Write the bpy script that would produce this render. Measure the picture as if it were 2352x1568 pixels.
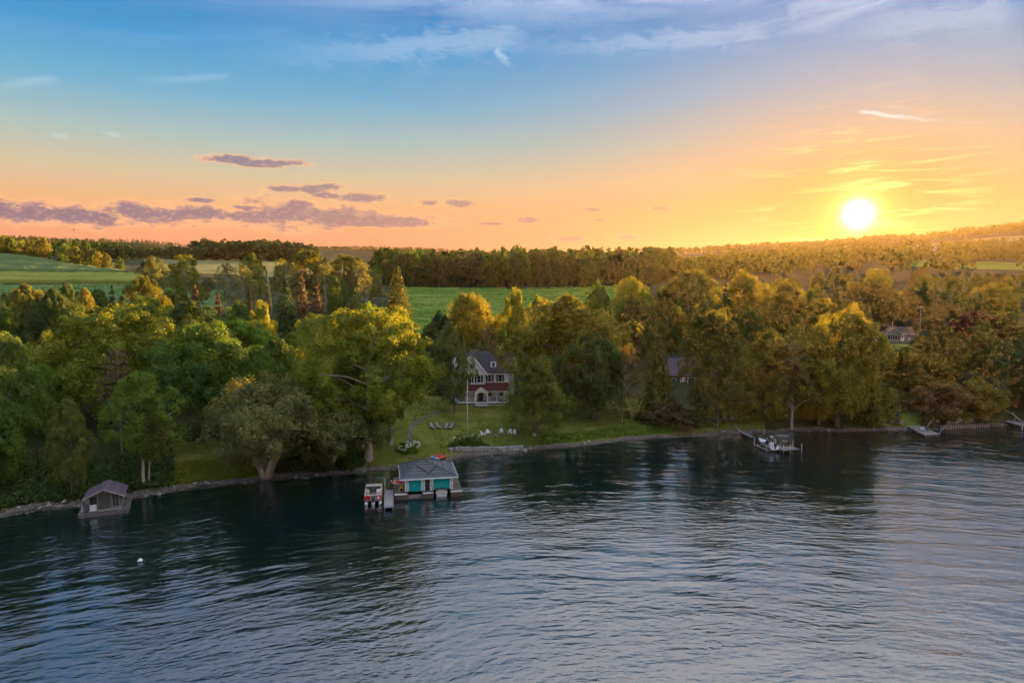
import bpy, bmesh, math, random
import numpy as np
from mathutils import Vector, Matrix

# ------------------------------------------------------------------ camera, sky, sun, exposure
for o in list(bpy.data.objects):
    bpy.data.objects.remove(o, do_unlink=True)
scene = bpy.context.scene
C = scene.collection
R = math.radians
CAM_H, PITCH = 34.0, R(5.0)
FPX, CX, CY = 1568.0, 1176.0, 784.0          # focal length and centre of a 2352 x 1568 picture

cam_data = bpy.data.cameras.new('camera')
cam_data.lens = 24.0
cam_data.sensor_width = 36.0
cam_data.clip_start = 0.5
cam_data.clip_end = 30000
cam = bpy.data.objects.new('camera', cam_data)
cam.location = (0, 0, CAM_H)
cam.rotation_euler = (math.pi / 2 - PITCH, 0, 0)
C.objects.link(cam)
scene.camera = cam

SUN_AZ, SUN_EL = R(26.6), R(4.95)             # to the right of straight ahead, above the horizon
SUN_DIR = Vector((math.sin(SUN_AZ) * math.cos(SUN_EL), math.cos(SUN_AZ) * math.cos(SUN_EL), math.sin(SUN_EL)))

scene.view_settings.view_transform = 'Standard'
scene.view_settings.look = 'None'
scene.view_settings.gamma = 1.0
scene.view_settings.exposure = 2.6
scene.view_settings.use_curve_mapping = False
scene.render.engine = 'CYCLES'
cy = scene.cycles
cy.use_denoising = True
cy.use_adaptive_sampling = True
cy.adaptive_threshold = 0.02
cy.adaptive_min_samples = 24
cy.max_bounces = 6
cy.diffuse_bounces = 2
cy.glossy_bounces = 2
cy.transmission_bounces = 4
cy.volume_bounces = 0
cy.transparent_max_bounces = 6
cy.sample_clamp_indirect = 4.0
cy.caustics_reflective = False
cy.caustics_refractive = False

world = bpy.data.worlds.new('World')
scene.world = world
world.use_nodes = True
WT = world.node_tree
WT.nodes.clear()

class NB:
    """small helper that writes node arithmetic"""
    def __init__(self, tree):
        self.t = tree
    def node(self, typ, **kw):
        n = self.t.nodes.new(typ)
        for k, v in kw.items():
            setattr(n, k, v)
        return n
    def link(self, a, b):
        self.t.links.new(a, b)
    def put(self, sock, val):
        if hasattr(val, 'is_output'):
            self.t.links.new(val, sock)
        elif val is not None:
            sock.default_value = val
    def m(self, op, a, b=None, c=None, clamp=False):
        n = self.node('ShaderNodeMath', operation=op, use_clamp=clamp)
        self.put(n.inputs[0], a)
        if b is not None: self.put(n.inputs[1], b)
        if c is not None: self.put(n.inputs[2], c)
        return n.outputs[0]
    def add(self, a, b): return self.m('ADD', a, b)
    def sub(self, a, b): return self.m('SUBTRACT', a, b)
    def mul(self, a, b): return self.m('MULTIPLY', a, b)
    def vm(self, op, a, b=None, out=0):
        n = self.node('ShaderNodeVectorMath', operation=op)
        self.put(n.inputs[0], a)
        if b is not None: self.put(n.inputs[1], b)
        return n.outputs[out]
    def smooth(self, x, lo, hi, a=0.0, b=1.0):
        n = self.node('ShaderNodeMapRange', interpolation_type='SMOOTHSTEP')
        self.put(n.inputs[0], x); n.inputs[1].default_value = lo; n.inputs[2].default_value = hi
        n.inputs[3].default_value = a; n.inputs[4].default_value = b
        return n.outputs[0]
    def comb(self, x, y, z=0.0):
        n = self.node('ShaderNodeCombineXYZ')
        self.put(n.inputs[0], x); self.put(n.inputs[1], y); self.put(n.inputs[2], z)
        return n.outputs[0]
    def noise(self, vec, scale, detail=4, rough=0.55, dist=0.0, dims='3D', color=False):
        n = self.node('ShaderNodeTexNoise', noise_dimensions=dims)
        if vec is not None: self.link(vec, n.inputs['Vector'])
        n.inputs['Scale'].default_value = scale
        n.inputs['Detail'].default_value = detail
        n.inputs['Roughness'].default_value = rough
        n.inputs['Distortion'].default_value = dist
        return n.outputs['Color' if color else 'Fac']
    def mix(self, fac, a, b, blend='MIX'):
        n = self.node('ShaderNodeMix', data_type='RGBA', blend_type=blend)
        self.put(n.inputs[0], fac)
        for s, v in ((6, a), (7, b)):
            if isinstance(v, (tuple, list)): v = tuple(v) + ((1.0,) if len(v) == 3 else ())
            self.put(n.inputs[s], v)
        return n.outputs[2]
    def ramp(self, fac, stops, interp='LINEAR'):
        n = self.node('ShaderNodeValToRGB')
        cr = n.color_ramp; cr.interpolation = interp
        while len(cr.elements) < len(stops): cr.elements.new(0.5)
        for e, (p, c) in zip(cr.elements, stops):
            e.position = p; e.color = tuple(c) + (1.0,) if len(c) == 3 else c
        self.put(n.inputs[0], fac)
        return n.outputs[0]

def lin(r, g, b):
    """sRGB 0-255 to linear"""
    return tuple((c / 255 / 12.92) if c / 255 <= 0.04045 else ((c / 255 + 0.055) / 1.055) ** 2.4 for c in (r, g, b))

w = NB(WT)
tc = w.node('ShaderNodeTexCoord')
dirv = w.vm('NORMALIZE', tc.outputs['Generated'])
sep = w.node('ShaderNodeSeparateXYZ'); w.link(dirv, sep.inputs[0])
az = w.mul(w.m('ARCTAN2', sep.outputs[0], sep.outputs[1]), 57.2958)
el = w.mul(w.m('ARCSINE', sep.outputs[2]), 57.2958)
sky = w.node('ShaderNodeTexSky', sky_type='NISHITA')
sky.sun_disc = False
sky.sun_elevation = SUN_EL
sky.sun_rotation = SUN_AZ
sky.altitude = 200
sky.air_density = 1.0
sky.dust_density = 1.6
sky.ozone_density = 2.0
SKY_STRENGTH = 0.12
# evening colours of clear air by height above the horizon, over the whole dome
eln = w.m('DIVIDE', w.m('MAXIMUM', el, 0.0), 90.0)
grade = w.ramp(eln, [(0.0, lin(234, 138, 114)), (0.03, lin(234, 148, 114)), (0.046, lin(230, 160, 116)), (0.066, lin(226, 172, 122)),
                     (0.09, lin(204, 184, 150)), (0.12, lin(162, 182, 178)), (0.155, lin(106, 166, 196)), (0.195, lin(58, 144, 198)), (0.235, lin(24, 116, 184)), (0.5, lin(52, 126, 190)), (1.0, lin(60, 126, 186))])
nish = w.vm('SCALE', sky.outputs[0]); nish.node.inputs[3].default_value = SKY_STRENGTH
base = w.mix(0.92, nish, grade)
# forward scattering round the sun
cosang = w.vm('DOT_PRODUCT', dirv, tuple(SUN_DIR), out=1)
ang = w.mul(w.m('ARCCOSINE', w.m('MINIMUM', cosang, 0.999999)), 57.2958)
# close to the sun the haze below carries the light instead
near = w.mul(w.m('POWER', 2.718, w.mul(ang, -1 / 15.0)), w.smooth(el, 24.0, 6.0))
base = w.mix(w.mul(near, 0.9), base, lin(120, 50, 12))
ae = w.comb(az, el, 0.0)                     # azimuth and elevation in degrees
wisp = w.noise(w.vm('MULTIPLY', ae, (0.16, 1.5, 0)), 1.0, 4, 0.6, 0.4, '2D')
wd_ = w.sub(wisp, 0.5)
angs = w.m('MULTIPLY_ADD', wd_, 1.1, ang)
def gauss(x, r): return w.m('POWER', 2.718, w.mul(w.mul(x, x), -1 / (r * r)))
glow2 = w.vm('SCALE', w.comb(1.0, 0.60, 0.10)); w.link(w.mul(w.m('POWER', 2.718, w.mul(angs, -1 / 3.0)), 0.30), glow2.node.inputs[3])
glow3 = w.vm('SCALE', w.comb(40.0, 35.0, 22.0)); w.link(w.m('POWER', 2.718, w.mul(w.m('MULTIPLY_ADD', wd_, 0.5, ang), -1 / 0.27)), glow3.node.inputs[3])
glow4 = w.vm('SCALE', w.comb(2.2, 1.35, 0.25)); w.link(w.m('POWER', 2.718, w.mul(w.m('MULTIPLY_ADD', wd_, 0.5, ang), -1 / 0.95)), glow4.node.inputs[3])
base = w.vm('ADD', base, glow2)
# cumulus bank low over the hills and small clouds above it: centre and half size, each turned from picture units into degrees of sky
def sky_at(u, v):
    a, b = (u - CX) / FPX, (CY - v) / FPX
    d = Vector((a, math.cos(PITCH) + b * math.sin(PITCH), -math.sin(PITCH) + b * math.cos(PITCH))).normalized()
    return math.degrees(math.atan2(d.x, d.y)), math.degrees(math.asin(d.z))
CUM = [(40, 488, 190, 30), (200, 496, 130, 27), (350, 492, 150, 27), (480, 494, 120, 22), (660, 492, 130, 38), (770, 498, 120, 30), (910, 509, 140, 17),
       (540, 366, 70, 12), (620, 373, 100, 9), (650, 434, 50, 8), (712, 437, 30, 13), (762, 429, 40, 10), (832, 454, 62, 14), (745, 449, 40, 9),
       (983, 466, 26, 9), (1060, 468, 44, 10), (460, 460, 50, 7), (570, 477, 48, 7), (1360, 481, 28, 6), (1508, 478, 30, 5), (1380, 505, 26, 4), (1215, 505, 34, 7),
       (1130, 514, 34, 4), (1305, 548, 46, 6), (1440, 545, 42, 7), (600, 380, 60, 6)]
CUMD = []
for (u, v, ru, rv) in CUM:
    a0, e0 = sky_at(u, v); a1, _ = sky_at(u + ru, v); _, e1 = sky_at(u, v - rv)
    CUMD.append((a0, e0, a1 - a0, e1 - e0))
CUMD += [(-62, 5.4, 16, .9), (-110, 5.3, 22, .9), (-170, 5.2, 26, .9), (120, 5.3, 26, .8), (62, 5.0, 12, .6)]   # the bank goes on round the horizon
cn = w.noise(w.vm('MULTIPLY', ae, (0.50, 1.15, 0)), 1.0, 6, 0.66, 0, '2D')
cn2 = w.noise(w.vm('MULTIPLY', ae, (1.7, 3.2, 0)), 1.0, 4, 0.6, 0, '2D')
acc = None
for (ca, ce, ra, re) in CUMD:
    n = w.node('ShaderNodeVectorMath', operation='MULTIPLY_ADD')
    w.link(ae, n.inputs[0]); n.inputs[1].default_value = (1 / ra, 1 / re, 0); n.inputs[2].default_value = (-ca / ra, -ce / re, 0)
    q = w.vm('LENGTH', n.outputs[0], out=1)
    acc = q if acc is None else w.m('MINIMUM', acc, q)
dens = w.sub(1.18, acc)
dens = w.m('MULTIPLY_ADD', w.sub(cn, 0.5), 2.0, dens)
dens = w.m('MULTIPLY_ADD', w.sub(cn2, 0.5), 0.75, dens)
cm = w.smooth(dens, -0.12, 0.55)
core = w.smooth(dens, 0.05, 0.75)
ccol = w.mix(core, lin(255, 190, 134), lin(122, 106, 126))
ccol = w.mix(w.smooth(cn2, 0.5, 0.75, 0.0, 0.45), ccol, lin(232, 164, 134))
base = w.mix(w.mul(cm, w.smooth(ang, 20.0, 60.0, 0.55, 0.88)), base, ccol)
# thin cirrus high up
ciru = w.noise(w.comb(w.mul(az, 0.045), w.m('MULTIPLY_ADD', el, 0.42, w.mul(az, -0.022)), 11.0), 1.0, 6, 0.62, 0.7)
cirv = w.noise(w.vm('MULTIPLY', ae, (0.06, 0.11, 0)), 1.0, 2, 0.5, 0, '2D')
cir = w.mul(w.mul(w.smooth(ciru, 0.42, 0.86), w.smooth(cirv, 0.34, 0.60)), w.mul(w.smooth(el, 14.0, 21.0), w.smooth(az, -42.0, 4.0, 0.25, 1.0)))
# cirrus above the frame, thickened and overbright, added to lift the ambient light
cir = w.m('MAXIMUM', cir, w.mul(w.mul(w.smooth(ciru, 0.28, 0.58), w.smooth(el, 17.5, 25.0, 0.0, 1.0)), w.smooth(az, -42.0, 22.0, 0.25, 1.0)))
wn = w.sub(w.noise(w.vm('MULTIPLY', ae, (0.5, 1.6, 0)), 1.0, 4, 0.6, 0.6, '2D'), 0.5)
def streak(p0, p1, width):
    """a single wisp from one point of the sky to another"""
    (a0, e0), (a1, e1) = sky_at(*p0), sky_at(*p1)
    L = math.hypot(a1 - a0, e1 - e0); ux, uy = (a1 - a0) / L, (e1 - e0) / L
    q = w.vm('SUBTRACT', ae, (a0, e0, 0))
    s = w.vm('DOT_PRODUCT', q, (ux, uy, 0), out=1)
    d = w.m('MULTIPLY_ADD', wn, width * 3.2, w.vm('DOT_PRODUCT', q, (-uy, ux, 0), out=1))
    along = w.mul(w.smooth(s, 0.0, L * 0.10), w.smooth(s, L, L * 0.3))
    return w.mul(w.m('POWER', 2.718, w.mul(w.mul(d, d), -1 / (width * width))), along)
for (p0, p1, wd, st) in [((1965, 257), (2200, 282), .11, .9), ((1138, 108), (1180, 165), .30, .5), ((1245, 72), (420, 120), .9, .32), ((1790, 18), (2240, -30), .8, .4),
                         ((540, 174), (240, 186), .22, .2), ((1800, 66), (1080, 108), .6, .34), ((2352, 20), (1800, 66), .9, .3), ((140, 180), (-60, 200), .22, .2), ((160, 316), (95, 300), .16, .3), ((280, 312), (210, 300), .16, .3)]:
    cir = w.m('MAXIMUM', cir, w.mul(streak(p0, p1, wd), st))
base = w.mix(w.mul(cir, 0.8), base, w.mix(w.smooth(el, 18.0, 28.0), lin(212, 226, 236), (1.5, 1.42, 1.36)))  # overhead cirrus brighter than any in view, added as fill light
# bright wisps beside the sun
sw = w.mul(w.smooth(wisp, 0.50, 0.74), w.smooth(ang, 11.0, 2.0))
base = w.mix(w.mul(sw, 0.6), base, lin(255, 232, 150))
base = w.vm('ADD', w.vm('ADD', base, glow3), glow4)
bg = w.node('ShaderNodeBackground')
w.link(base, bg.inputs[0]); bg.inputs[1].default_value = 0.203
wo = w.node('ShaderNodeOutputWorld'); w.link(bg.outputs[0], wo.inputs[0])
world.cycles.sampling_method = 'MANUAL'
world.cycles.sample_map_resolution = 1024

sun_data = bpy.data.lights.new('sun', 'SUN')
sun_data.energy = 5.0
sun_data.color = (1.0, 0.56, 0.19)
sun_data.angle = R(0.53)
sun = bpy.data.objects.new('sun', sun_data)
sun.rotation_euler = (-SUN_DIR).to_track_quat('-Z', 'Y').to_euler()
C.objects.link(sun)

# ------------------------------------------------------------------ picture <-> place
def ray(u, v):
    a, b = (u - CX) / FPX, (CY - v) / FPX
    return a, math.cos(PITCH) + b * math.sin(PITCH), -math.sin(PITCH) + b * math.cos(PITCH)
def at_y(u, v, Y):
    a, yy, zz = ray(u, v); t = Y / yy
    return Vector((a * t, Y, CAM_H + zz * t))
def at_z(u, v, z=0.0):
    a, yy, zz = ray(u, v); t = (z - CAM_H) / zz
    return Vector((a * t, yy * t, z))

SHORE_PX = [(-420, 1262), (-150, 1215), (0, 1188), (85, 1172), (170, 1165), (300, 1146), (440, 1122), (600, 1105), (750, 1091), (890, 1082), (945, 1074), (1000, 1062), (1050, 1054),
            (1110, 1045), (1185, 1040), (1240, 1033), (1315, 1027), (1415, 1015), (1538, 1005), (1662, 999), (1728, 996), (1819, 990), (1920, 991), (2032, 990), (2166, 986), (2290, 979),
            (2352, 975), (2500, 966), (2800, 955)]
_sp = [at_z(u, v, 0) for u, v in SHORE_PX]
SH_T = np.array([-4.0] + [p.x / p.y for p in _sp] + [4.0])
SH_Y = np.array([62.0] + [p.y for p in _sp] + [190.0])
def shore_y(t):
    return np.interp(t, SH_T, SH_Y)

def zv(v, Y, u=CX):
    return at_y(u, v, Y).z
# ground profiles: picture column -> (distance, height) beyond the bank
COLS = {
    -500: [(100, 3), (140, 7), (250, 17), (330, 25), (400, 32.7), (440, 39), (480, 43), (600, 56), (900, 80), (1200, 90), (1500, 130), (3600, 110), (9000, 120)],
    0: [(108, 2.2), (125, 5), (160, 10), (250, 18), (330, zv(690, 330)), (400, zv(652, 400)), (440, zv(629, 440)), (480, zv(617, 480)), (600, zv(588, 600)), (700, zv(584, 700)),
        (1000, 76), (1200, 84), (1500, zv(546, 1500)), (3600, 90), (9000, 80)],
    300: [(116, 2.2), (130, 4.5), (160, 9), (250, 17), (330, zv(690, 330)), (400, zv(654, 400)), (440, zv(632, 440)), (480, zv(624, 480)), (600, zv(608, 600)), (750, zv(594, 750)), (900, zv(588, 900)),
          (1250, 74), (1600, zv(551, 1600)), (3600, 90), (9000, 80)],
    600: [(122, 2.0), (135, 3.6), (160, 7), (250, 16), (350, 22), (500, zv(632, 500)), (750, zv(602, 750)), (900, zv(597, 900)), (1100, 70), (1300, 70), (1900, zv(567, 1900)), (4000, 90), (9000, 80)],
    900: [(128, 1.8), (150, 4), (170, 6.5), (200, 9.5), (270, zv(738, 270)), (330, zv(712, 330)), (450, zv(662, 450)), (600, 36), (1000, 50), (1400, 58), (2100, zv(572, 2100)), (4000, 90), (9000, 80)],
    1176: [(143, 1.8), (153, 2.8), (164, 4), (190, 7), (230, 12), (280, zv(738, 280)), (370, zv(690, 370)), (450, zv(667, 450)), (600, 36), (1000, 48), (1400, 58), (2100, zv(577, 2100)), (4000, 90), (9000, 80)],
    1500: [(152, 1.6), (165, 3.2), (190, 6.5), (250, 13), (350, 21), (450, zv(660, 450)), (600, 38), (700, 42), (850, zv(612, 850)), (1050, zv(594, 1050)), (1400, zv(581, 1400)), (2200, 80), (4200, 110), (9000, 100)],
    1800: [(156, 1.6), (168, 4), (190, 7.5), (250, 14), (350, 24), (500, 37), (700, zv(606, 700)), (900, zv(592, 900)), (1100, zv(578, 1100)), (1300, zv(569, 1300)), (2200, 85), (9000, 120)],
    2050: [(160, 1.8), (175, 5), (200, 9.5), (225, 13.2), (245, 14), (300, 21), (400, 31), (600, zv(608, 600)), (850, zv(583, 850)), (1100, zv(563, 1100)), (1300, zv(553, 1300)), (2200, 95), (9000, 120)],
    2352: [(166, 2), (180, 5), (220, 12), (300, 20), (450, 35), (600, zv(614, 600)), (800, zv(592, 800)), (950, zv(566, 950)), (1150, zv(543, 1150)), (1300, zv(526, 1300)), (2200, 110), (9000, 120)],
    2900: [(166, 2), (180, 5), (220, 12), (300, 20), (450, 36), (600, 50), (800, 66), (950, 90), (1150, 118), (1300, 136), (2200, 115), (9000, 120)],
}
COL_T = np.array([(u - CX) / FPX for u in COLS])
_cs = []
for (u, pts), t in zip(COLS.items(), COL_T):
    ys = float(shore_y(t))
    _cs.append((np.array([-60, -12, 0, 3.0, 5.0] + [p[0] - ys for p in pts]), np.array([-5, -1.6, 0, .42, 1.1] + [p[1] for p in pts])))
def ground_z(x, y):
    """height of the land (below zero under the lake)"""
    x = np.asarray(x, float); y = np.maximum(np.asarray(y, float), 1.0)
    t = x / y
    s = y - shore_y(t)
    zs = np.stack([np.interp(s, a, b) for a, b in _cs])
    i = np.clip(np.searchsorted(COL_T, t) - 1, 0, len(COL_T) - 2)
    f = np.clip((t - COL_T[i]) / (COL_T[i + 1] - COL_T[i]), 0, 1)
    f = f * f * (3 - 2 * f)
    z0 = np.take_along_axis(zs, i[None], 0)[0]; z1 = np.take_along_axis(zs, (i + 1)[None], 0)[0]
    z = z0 * (1 - f) + z1 * f
    far = np.clip((y - 260) / 2000, 0, 1)
    z = z + np.clip(s - 6, 0, 8) / 8 * (0.12 * np.sin(x * .31 + y * .17) + 0.1 * np.sin(x * .13 - y * .29)) + far * 9 * np.sin(x * .004 + 1.3) * np.sin(y * .0021 + x * .0013)
    return z
def gz(x, y):
    return float(ground_z(np.array([x]), np.array([y]))[0])
def on_ground(u, v):
    """where the line of sight through a picture point first meets the land"""
    a, yy, zz = ray(u, v)
    ts = np.concatenate([np.arange(60, 260, 0.25), np.arange(260, 1500, 2.0)])
    hit = (CAM_H + zz * ts / yy) <= ground_z(a * ts / yy, ts)
    Y = ts[np.argmax(hit)] if hit.any() else 300.0
    return Vector((a * Y / yy, Y, gz(a * Y / yy, Y)))

# ------------------------------------------------------------------ object helpers
def tag(o, label=None, cat=None, group=None, kind=None):
    if label: o['label'] = label
    if cat: o['category'] = cat
    if group: o['group'] = group
    if kind: o['kind'] = kind
    return o
def empty(name, loc=(0, 0, 0), rz=0.0):
    o = bpy.data.objects.new(name, None)
    o.location = loc; o.rotation_euler = (0, 0, rz)
    o.empty_display_size = 0.3
    C.objects.link(o)
    return o
def np_mesh(name, verts, faces, mat=None, smooth=False):
    """faces: (n, 3) or (n, 4) integer array"""
    me = bpy.data.meshes.new(name)
    verts = np.asarray(verts, np.float32); faces = np.asarray(faces, np.int32)
    n, k = faces.shape
    me.vertices.add(len(verts)); me.vertices.foreach_set('co', verts.ravel())
    me.loops.add(n * k); me.loops.foreach_set('vertex_index', faces.ravel())
    me.polygons.add(n); me.polygons.foreach_set('loop_start', np.arange(0, n * k, k, dtype=np.int32))
    if smooth: me.polygons.foreach_set('use_smooth', np.ones(n, bool))
    me.update(calc_edges=True)
    if mat: me.materials.append(mat)
    return me
def link(name, me, parent=None):
    o = bpy.data.objects.new(name, me); C.objects.link(o)
    if parent: o.parent = parent
    return o

class MB:
    """collects boxes, bars, tubes and prisms, then links them as ONE mesh object"""
    def __init__(self): self.v = []; self.f = []
    def _add(self, vs, fs):
        n = len(self.v); self.v += [tuple(p) for p in vs]; self.f += [tuple(i + n for i in f) for f in fs]; return self
    def box(self, c, s, rz=0.0, taper=1.0):
        x, y, z = s[0] / 2, s[1] / 2, s[2] / 2
        ca, sa = math.cos(rz), math.sin(rz)
        vs = []
        for k, q in ((-1, 1.0), (1, taper)):
            for (i, j) in ((-1, -1), (1, -1), (1, 1), (-1, 1)):
                a, b = i * x * q, j * y * q
                vs.append((c[0] + a * ca - b * sa, c[1] + a * sa + b * ca, c[2] + k * z))
        return self._add(vs, [(0, 3, 2, 1), (4, 5, 6, 7), (0, 1, 5, 4), (1, 2, 6, 5), (2, 3, 7, 6), (3, 0, 4, 7)])
    def bx(self, x0, x1, y0, y1, z0, z1):
        return self.box(((x0 + x1) / 2, (y0 + y1) / 2, (z0 + z1) / 2), (x1 - x0, y1 - y0, z1 - z0))
    def tube(self, pts, rad, n=8, cap=True):
        pts = [Vector(p) for p in pts]
        if not hasattr(rad, '__len__'): rad = [rad] * len(pts)
        vs, fs = [], []
        for i, p in enumerate(pts):
            d = (pts[min(i + 1, len(pts) - 1)] - pts[max(i - 1, 0)]).normalized()
            a = Vector((1, 0, 0)) if abs(d.x) < .8 else Vector((0, 1, 0))
            e1 = d.cross(a).normalized(); e2 = d.cross(e1)
            for k in range(n):
                q = 2 * math.pi * k / n
                vs.append(p + (e1 * math.cos(q) + e2 * math.sin(q)) * rad[i])
        for i in range(len(pts) - 1):
            for k in range(n):
                fs.append((i * n + k, i * n + (k + 1) % n, (i + 1) * n + (k + 1) % n, (i + 1) * n + k))
        if cap:
            fs.append(tuple(range(n - 1, -1, -1))); fs.append(tuple(range((len(pts) - 1) * n, len(pts) * n)))
        return self._add(vs, fs)
    def bar(self, a, b, wd, ht=None):
        """square bar from a to b"""
        return self.tube([a, b], wd * 0.7071, 4)
    def prism(self, poly, z0, z1):
        n = len(poly)
        vs = [(p[0], p[1], z0) for p in poly] + [(p[0], p[1], z1) for p in poly]
        fs = [tuple(range(n - 1, -1, -1)), tuple(range(n, 2 * n))] + [(i, (i + 1) % n, n + (i + 1) % n, n + i) for i in range(n)]
        return self._add(vs, fs)
    def face(self, pts, th=0.05):
        """a flat panel of a given thickness; points run counter-clockwise seen from outside"""
        pts = [Vector(p) for p in pts]
        nrm = (pts[1] - pts[0]).cross(pts[2] - pts[0]).normalized()
        n = len(pts)
        vs = [p for p in pts] + [p - nrm * th for p in pts]
        fs = [tuple(range(n)), tuple(range(2 * n - 1, n - 1, -1))] + [(i, n + i, n + (i + 1) % n, (i + 1) % n) for i in range(n)]
        return self._add(vs, fs)
    def build(self, name, mat, parent=None, smooth=False, bevel=0.0):
        me = bpy.data.meshes.new(name)
        me.from_pydata(self.v, [], self.f)
        bm = bmesh.new(); bm.from_mesh(me)
        bmesh.ops.recalc_face_normals(bm, faces=bm.faces)
        bm.to_mesh(me); bm.free()
        if smooth: me.polygons.foreach_set('use_smooth', np.ones(len(me.polygons), bool))
        me.materials.append(mat)
        o = link(name, me, parent)
        if bevel:
            b = o.modifiers.new('bevel', 'BEVEL'); b.width = bevel; b.segments = 2; b.limit_method = 'ANGLE'
        return o

# ------------------------------------------------------------------ materials
def mat_new(name):
    m = bpy.data.materials.new(name); m.use_nodes = True
    nt = m.node_tree; nt.nodes.clear()
    return m, NB(nt), nt.nodes.new('ShaderNodeOutputMaterial')
def simple(name, col, rough=0.7, var=0.18, scale=3.0, metal=0.0, bump=0.0, bscale=20.0, stretch=(1, 1, 1), spec=0.3):
    m, b, out = mat_new(name)
    tcn = b.node('ShaderNodeTexCoord')
    vec = b.vm('MULTIPLY', tcn.outputs['Object'], stretch)
    n = b.noise(vec, scale, 5, 0.6)
    c = b.mix(b.smooth(n, 0.3, 0.7), tuple(x * (1 - var) for x in col), tuple(min(1, x * (1 + var)) for x in col))
    p = b.node('ShaderNodeBsdfPrincipled')
    b.link(c, p.inputs['Base Color']); p.inputs['Roughness'].default_value = rough; p.inputs['Metallic'].default_value = metal
    p.inputs['Specular IOR Level'].default_value = spec
    if bump:
        bn = b.node('ShaderNodeBump'); bn.inputs['Strength'].default_value = 0.6; bn.inputs['Distance'].default_value = bump
        b.link(b.noise(vec, bscale, 4, 0.6), bn.inputs['Height']); b.link(bn.outputs[0], p.inputs['Normal'])
    b.link(p.outputs[0], out.inputs[0])
    return m
def lined(name, col, axis, period, depth=0.012, rough=0.7, var=0.15, dark=0.55):
    """boards or courses: narrow recessed joints across one axis"""
    m, b, out = mat_new(name)
    tcn = b.node('ShaderNodeTexCoord')
    sp = b.node('ShaderNodeSeparateXYZ'); b.link(tcn.outputs['Object'], sp.inputs[0])
    c0 = sp.outputs['XYZ'.index(axis)]
    q = b.mul(c0, 1 / period)
    fr = b.m('FRACT', q)
    groove = b.smooth(b.m('ABSOLUTE', b.sub(fr, 0.5)), 0.42, 0.48)
    idx = b.m('FLOOR', q)
    wn_ = b.node('ShaderNodeTexWhiteNoise', noise_dimensions='1D'); b.link(idx, wn_.inputs['W'])
    n = b.noise(tcn.outputs['Object'], 2.5, 5, 0.6)
    k = b.add(b.mul(b.sub(wn_.outputs[0], 0.5), var * 1.6), b.mul(b.sub(n, 0.5), var * 2))
    c = b.mix(b.smooth(k, -var, var), tuple(x * (1 - var) for x in col), tuple(min(1, x * (1 + var)) for x in col))
    c = b.mix(groove, c, tuple(x * dark for x in col))
    p = b.node('ShaderNodeBsdfPrincipled'); b.link(c, p.inputs['Base Color']); p.inputs['Roughness'].default_value = rough
    p.inputs['Specular IOR Level'].default_value = 0.3
    bn = b.node('ShaderNodeBump'); bn.inputs['Distance'].default_value = depth; bn.invert = True
    b.link(groove, bn.inputs['Height']); b.link(bn.outputs[0], p.inputs['Normal'])
    b.link(p.outputs[0], out.inputs[0])
    return m

def foliage(name, trans=0.42, warm=(1.25, 1.05, 0.45), sheen=0.06):
    """leaf colour comes from each tree's own object colour, with patches of lighter and yellower leaves"""
    m, b, out = mat_new(name)
    oi = b.node('ShaderNodeObjectInfo')
    tcn = b.node('ShaderNodeTexCoord')
    vec = b.vm('ADD', b.vm('MULTIPLY', tcn.outputs['Object'], (5.5, 5.5, 8.0)), b.vm('SCALE', b.comb(1, 1, 1)))
    vec.node.inputs[1].links[0].from_node.inputs[3].default_value = 1.0
    b.link(b.mul(oi.outputs['Random'], 40), vec.node.inputs[1].links[0].from_node.inputs[3])
    n = b.noise(vec, 1.0, 3, 0.6)
    gn = b.node('ShaderNodeNewGeometry')
    ri = gn.outputs['Random Per Island']
    col = oi.outputs['Color']
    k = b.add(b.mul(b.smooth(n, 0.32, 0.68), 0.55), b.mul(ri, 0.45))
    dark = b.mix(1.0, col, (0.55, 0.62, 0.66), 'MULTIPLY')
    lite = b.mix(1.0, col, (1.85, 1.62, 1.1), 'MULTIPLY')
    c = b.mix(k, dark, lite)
    d = b.node('ShaderNodeBsdfDiffuse'); b.link(c, d.inputs[0])
    t = b.node('ShaderNodeBsdfTranslucent'); b.link(b.mix(1.0, c, tuple(x * 1.35 for x in warm), 'MULTIPLY'), t.inputs[0])
    mx = b.node('ShaderNodeMixShader'); mx.inputs[0].default_value = trans
    b.link(d.outputs[0], mx.inputs[1]); b.link(t.outputs[0], mx.inputs[2])
    if sheen:
        g = b.node('ShaderNodeBsdfGlossy'); g.inputs[0].default_value = (0.8, 0.85, 0.9, 1); g.inputs['Roughness'].default_value = 0.5
        mx2 = b.node('ShaderNodeMixShader'); mx2.inputs[0].default_value = sheen
        b.link(mx.outputs[0], mx2.inputs[1]); b.link(g.outputs[0], mx2.inputs[2]); mx = mx2
    b.link(mx.outputs[0], out.inputs[0])
    return m

M = {}
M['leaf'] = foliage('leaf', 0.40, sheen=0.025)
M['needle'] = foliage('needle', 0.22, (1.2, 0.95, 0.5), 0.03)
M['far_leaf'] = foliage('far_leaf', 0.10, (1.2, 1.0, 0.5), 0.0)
M['bark'] = simple('bark', (0.16, 0.125, 0.10), 0.9, 0.35, 3, bump=0.03, bscale=8, stretch=(1, 1, .25))
M['pale_bark'] = simple('pale_bark', (0.42, 0.36, 0.30), 0.9, 0.3, 3, bump=0.03, bscale=8, stretch=(1, 1, .25))

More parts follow.
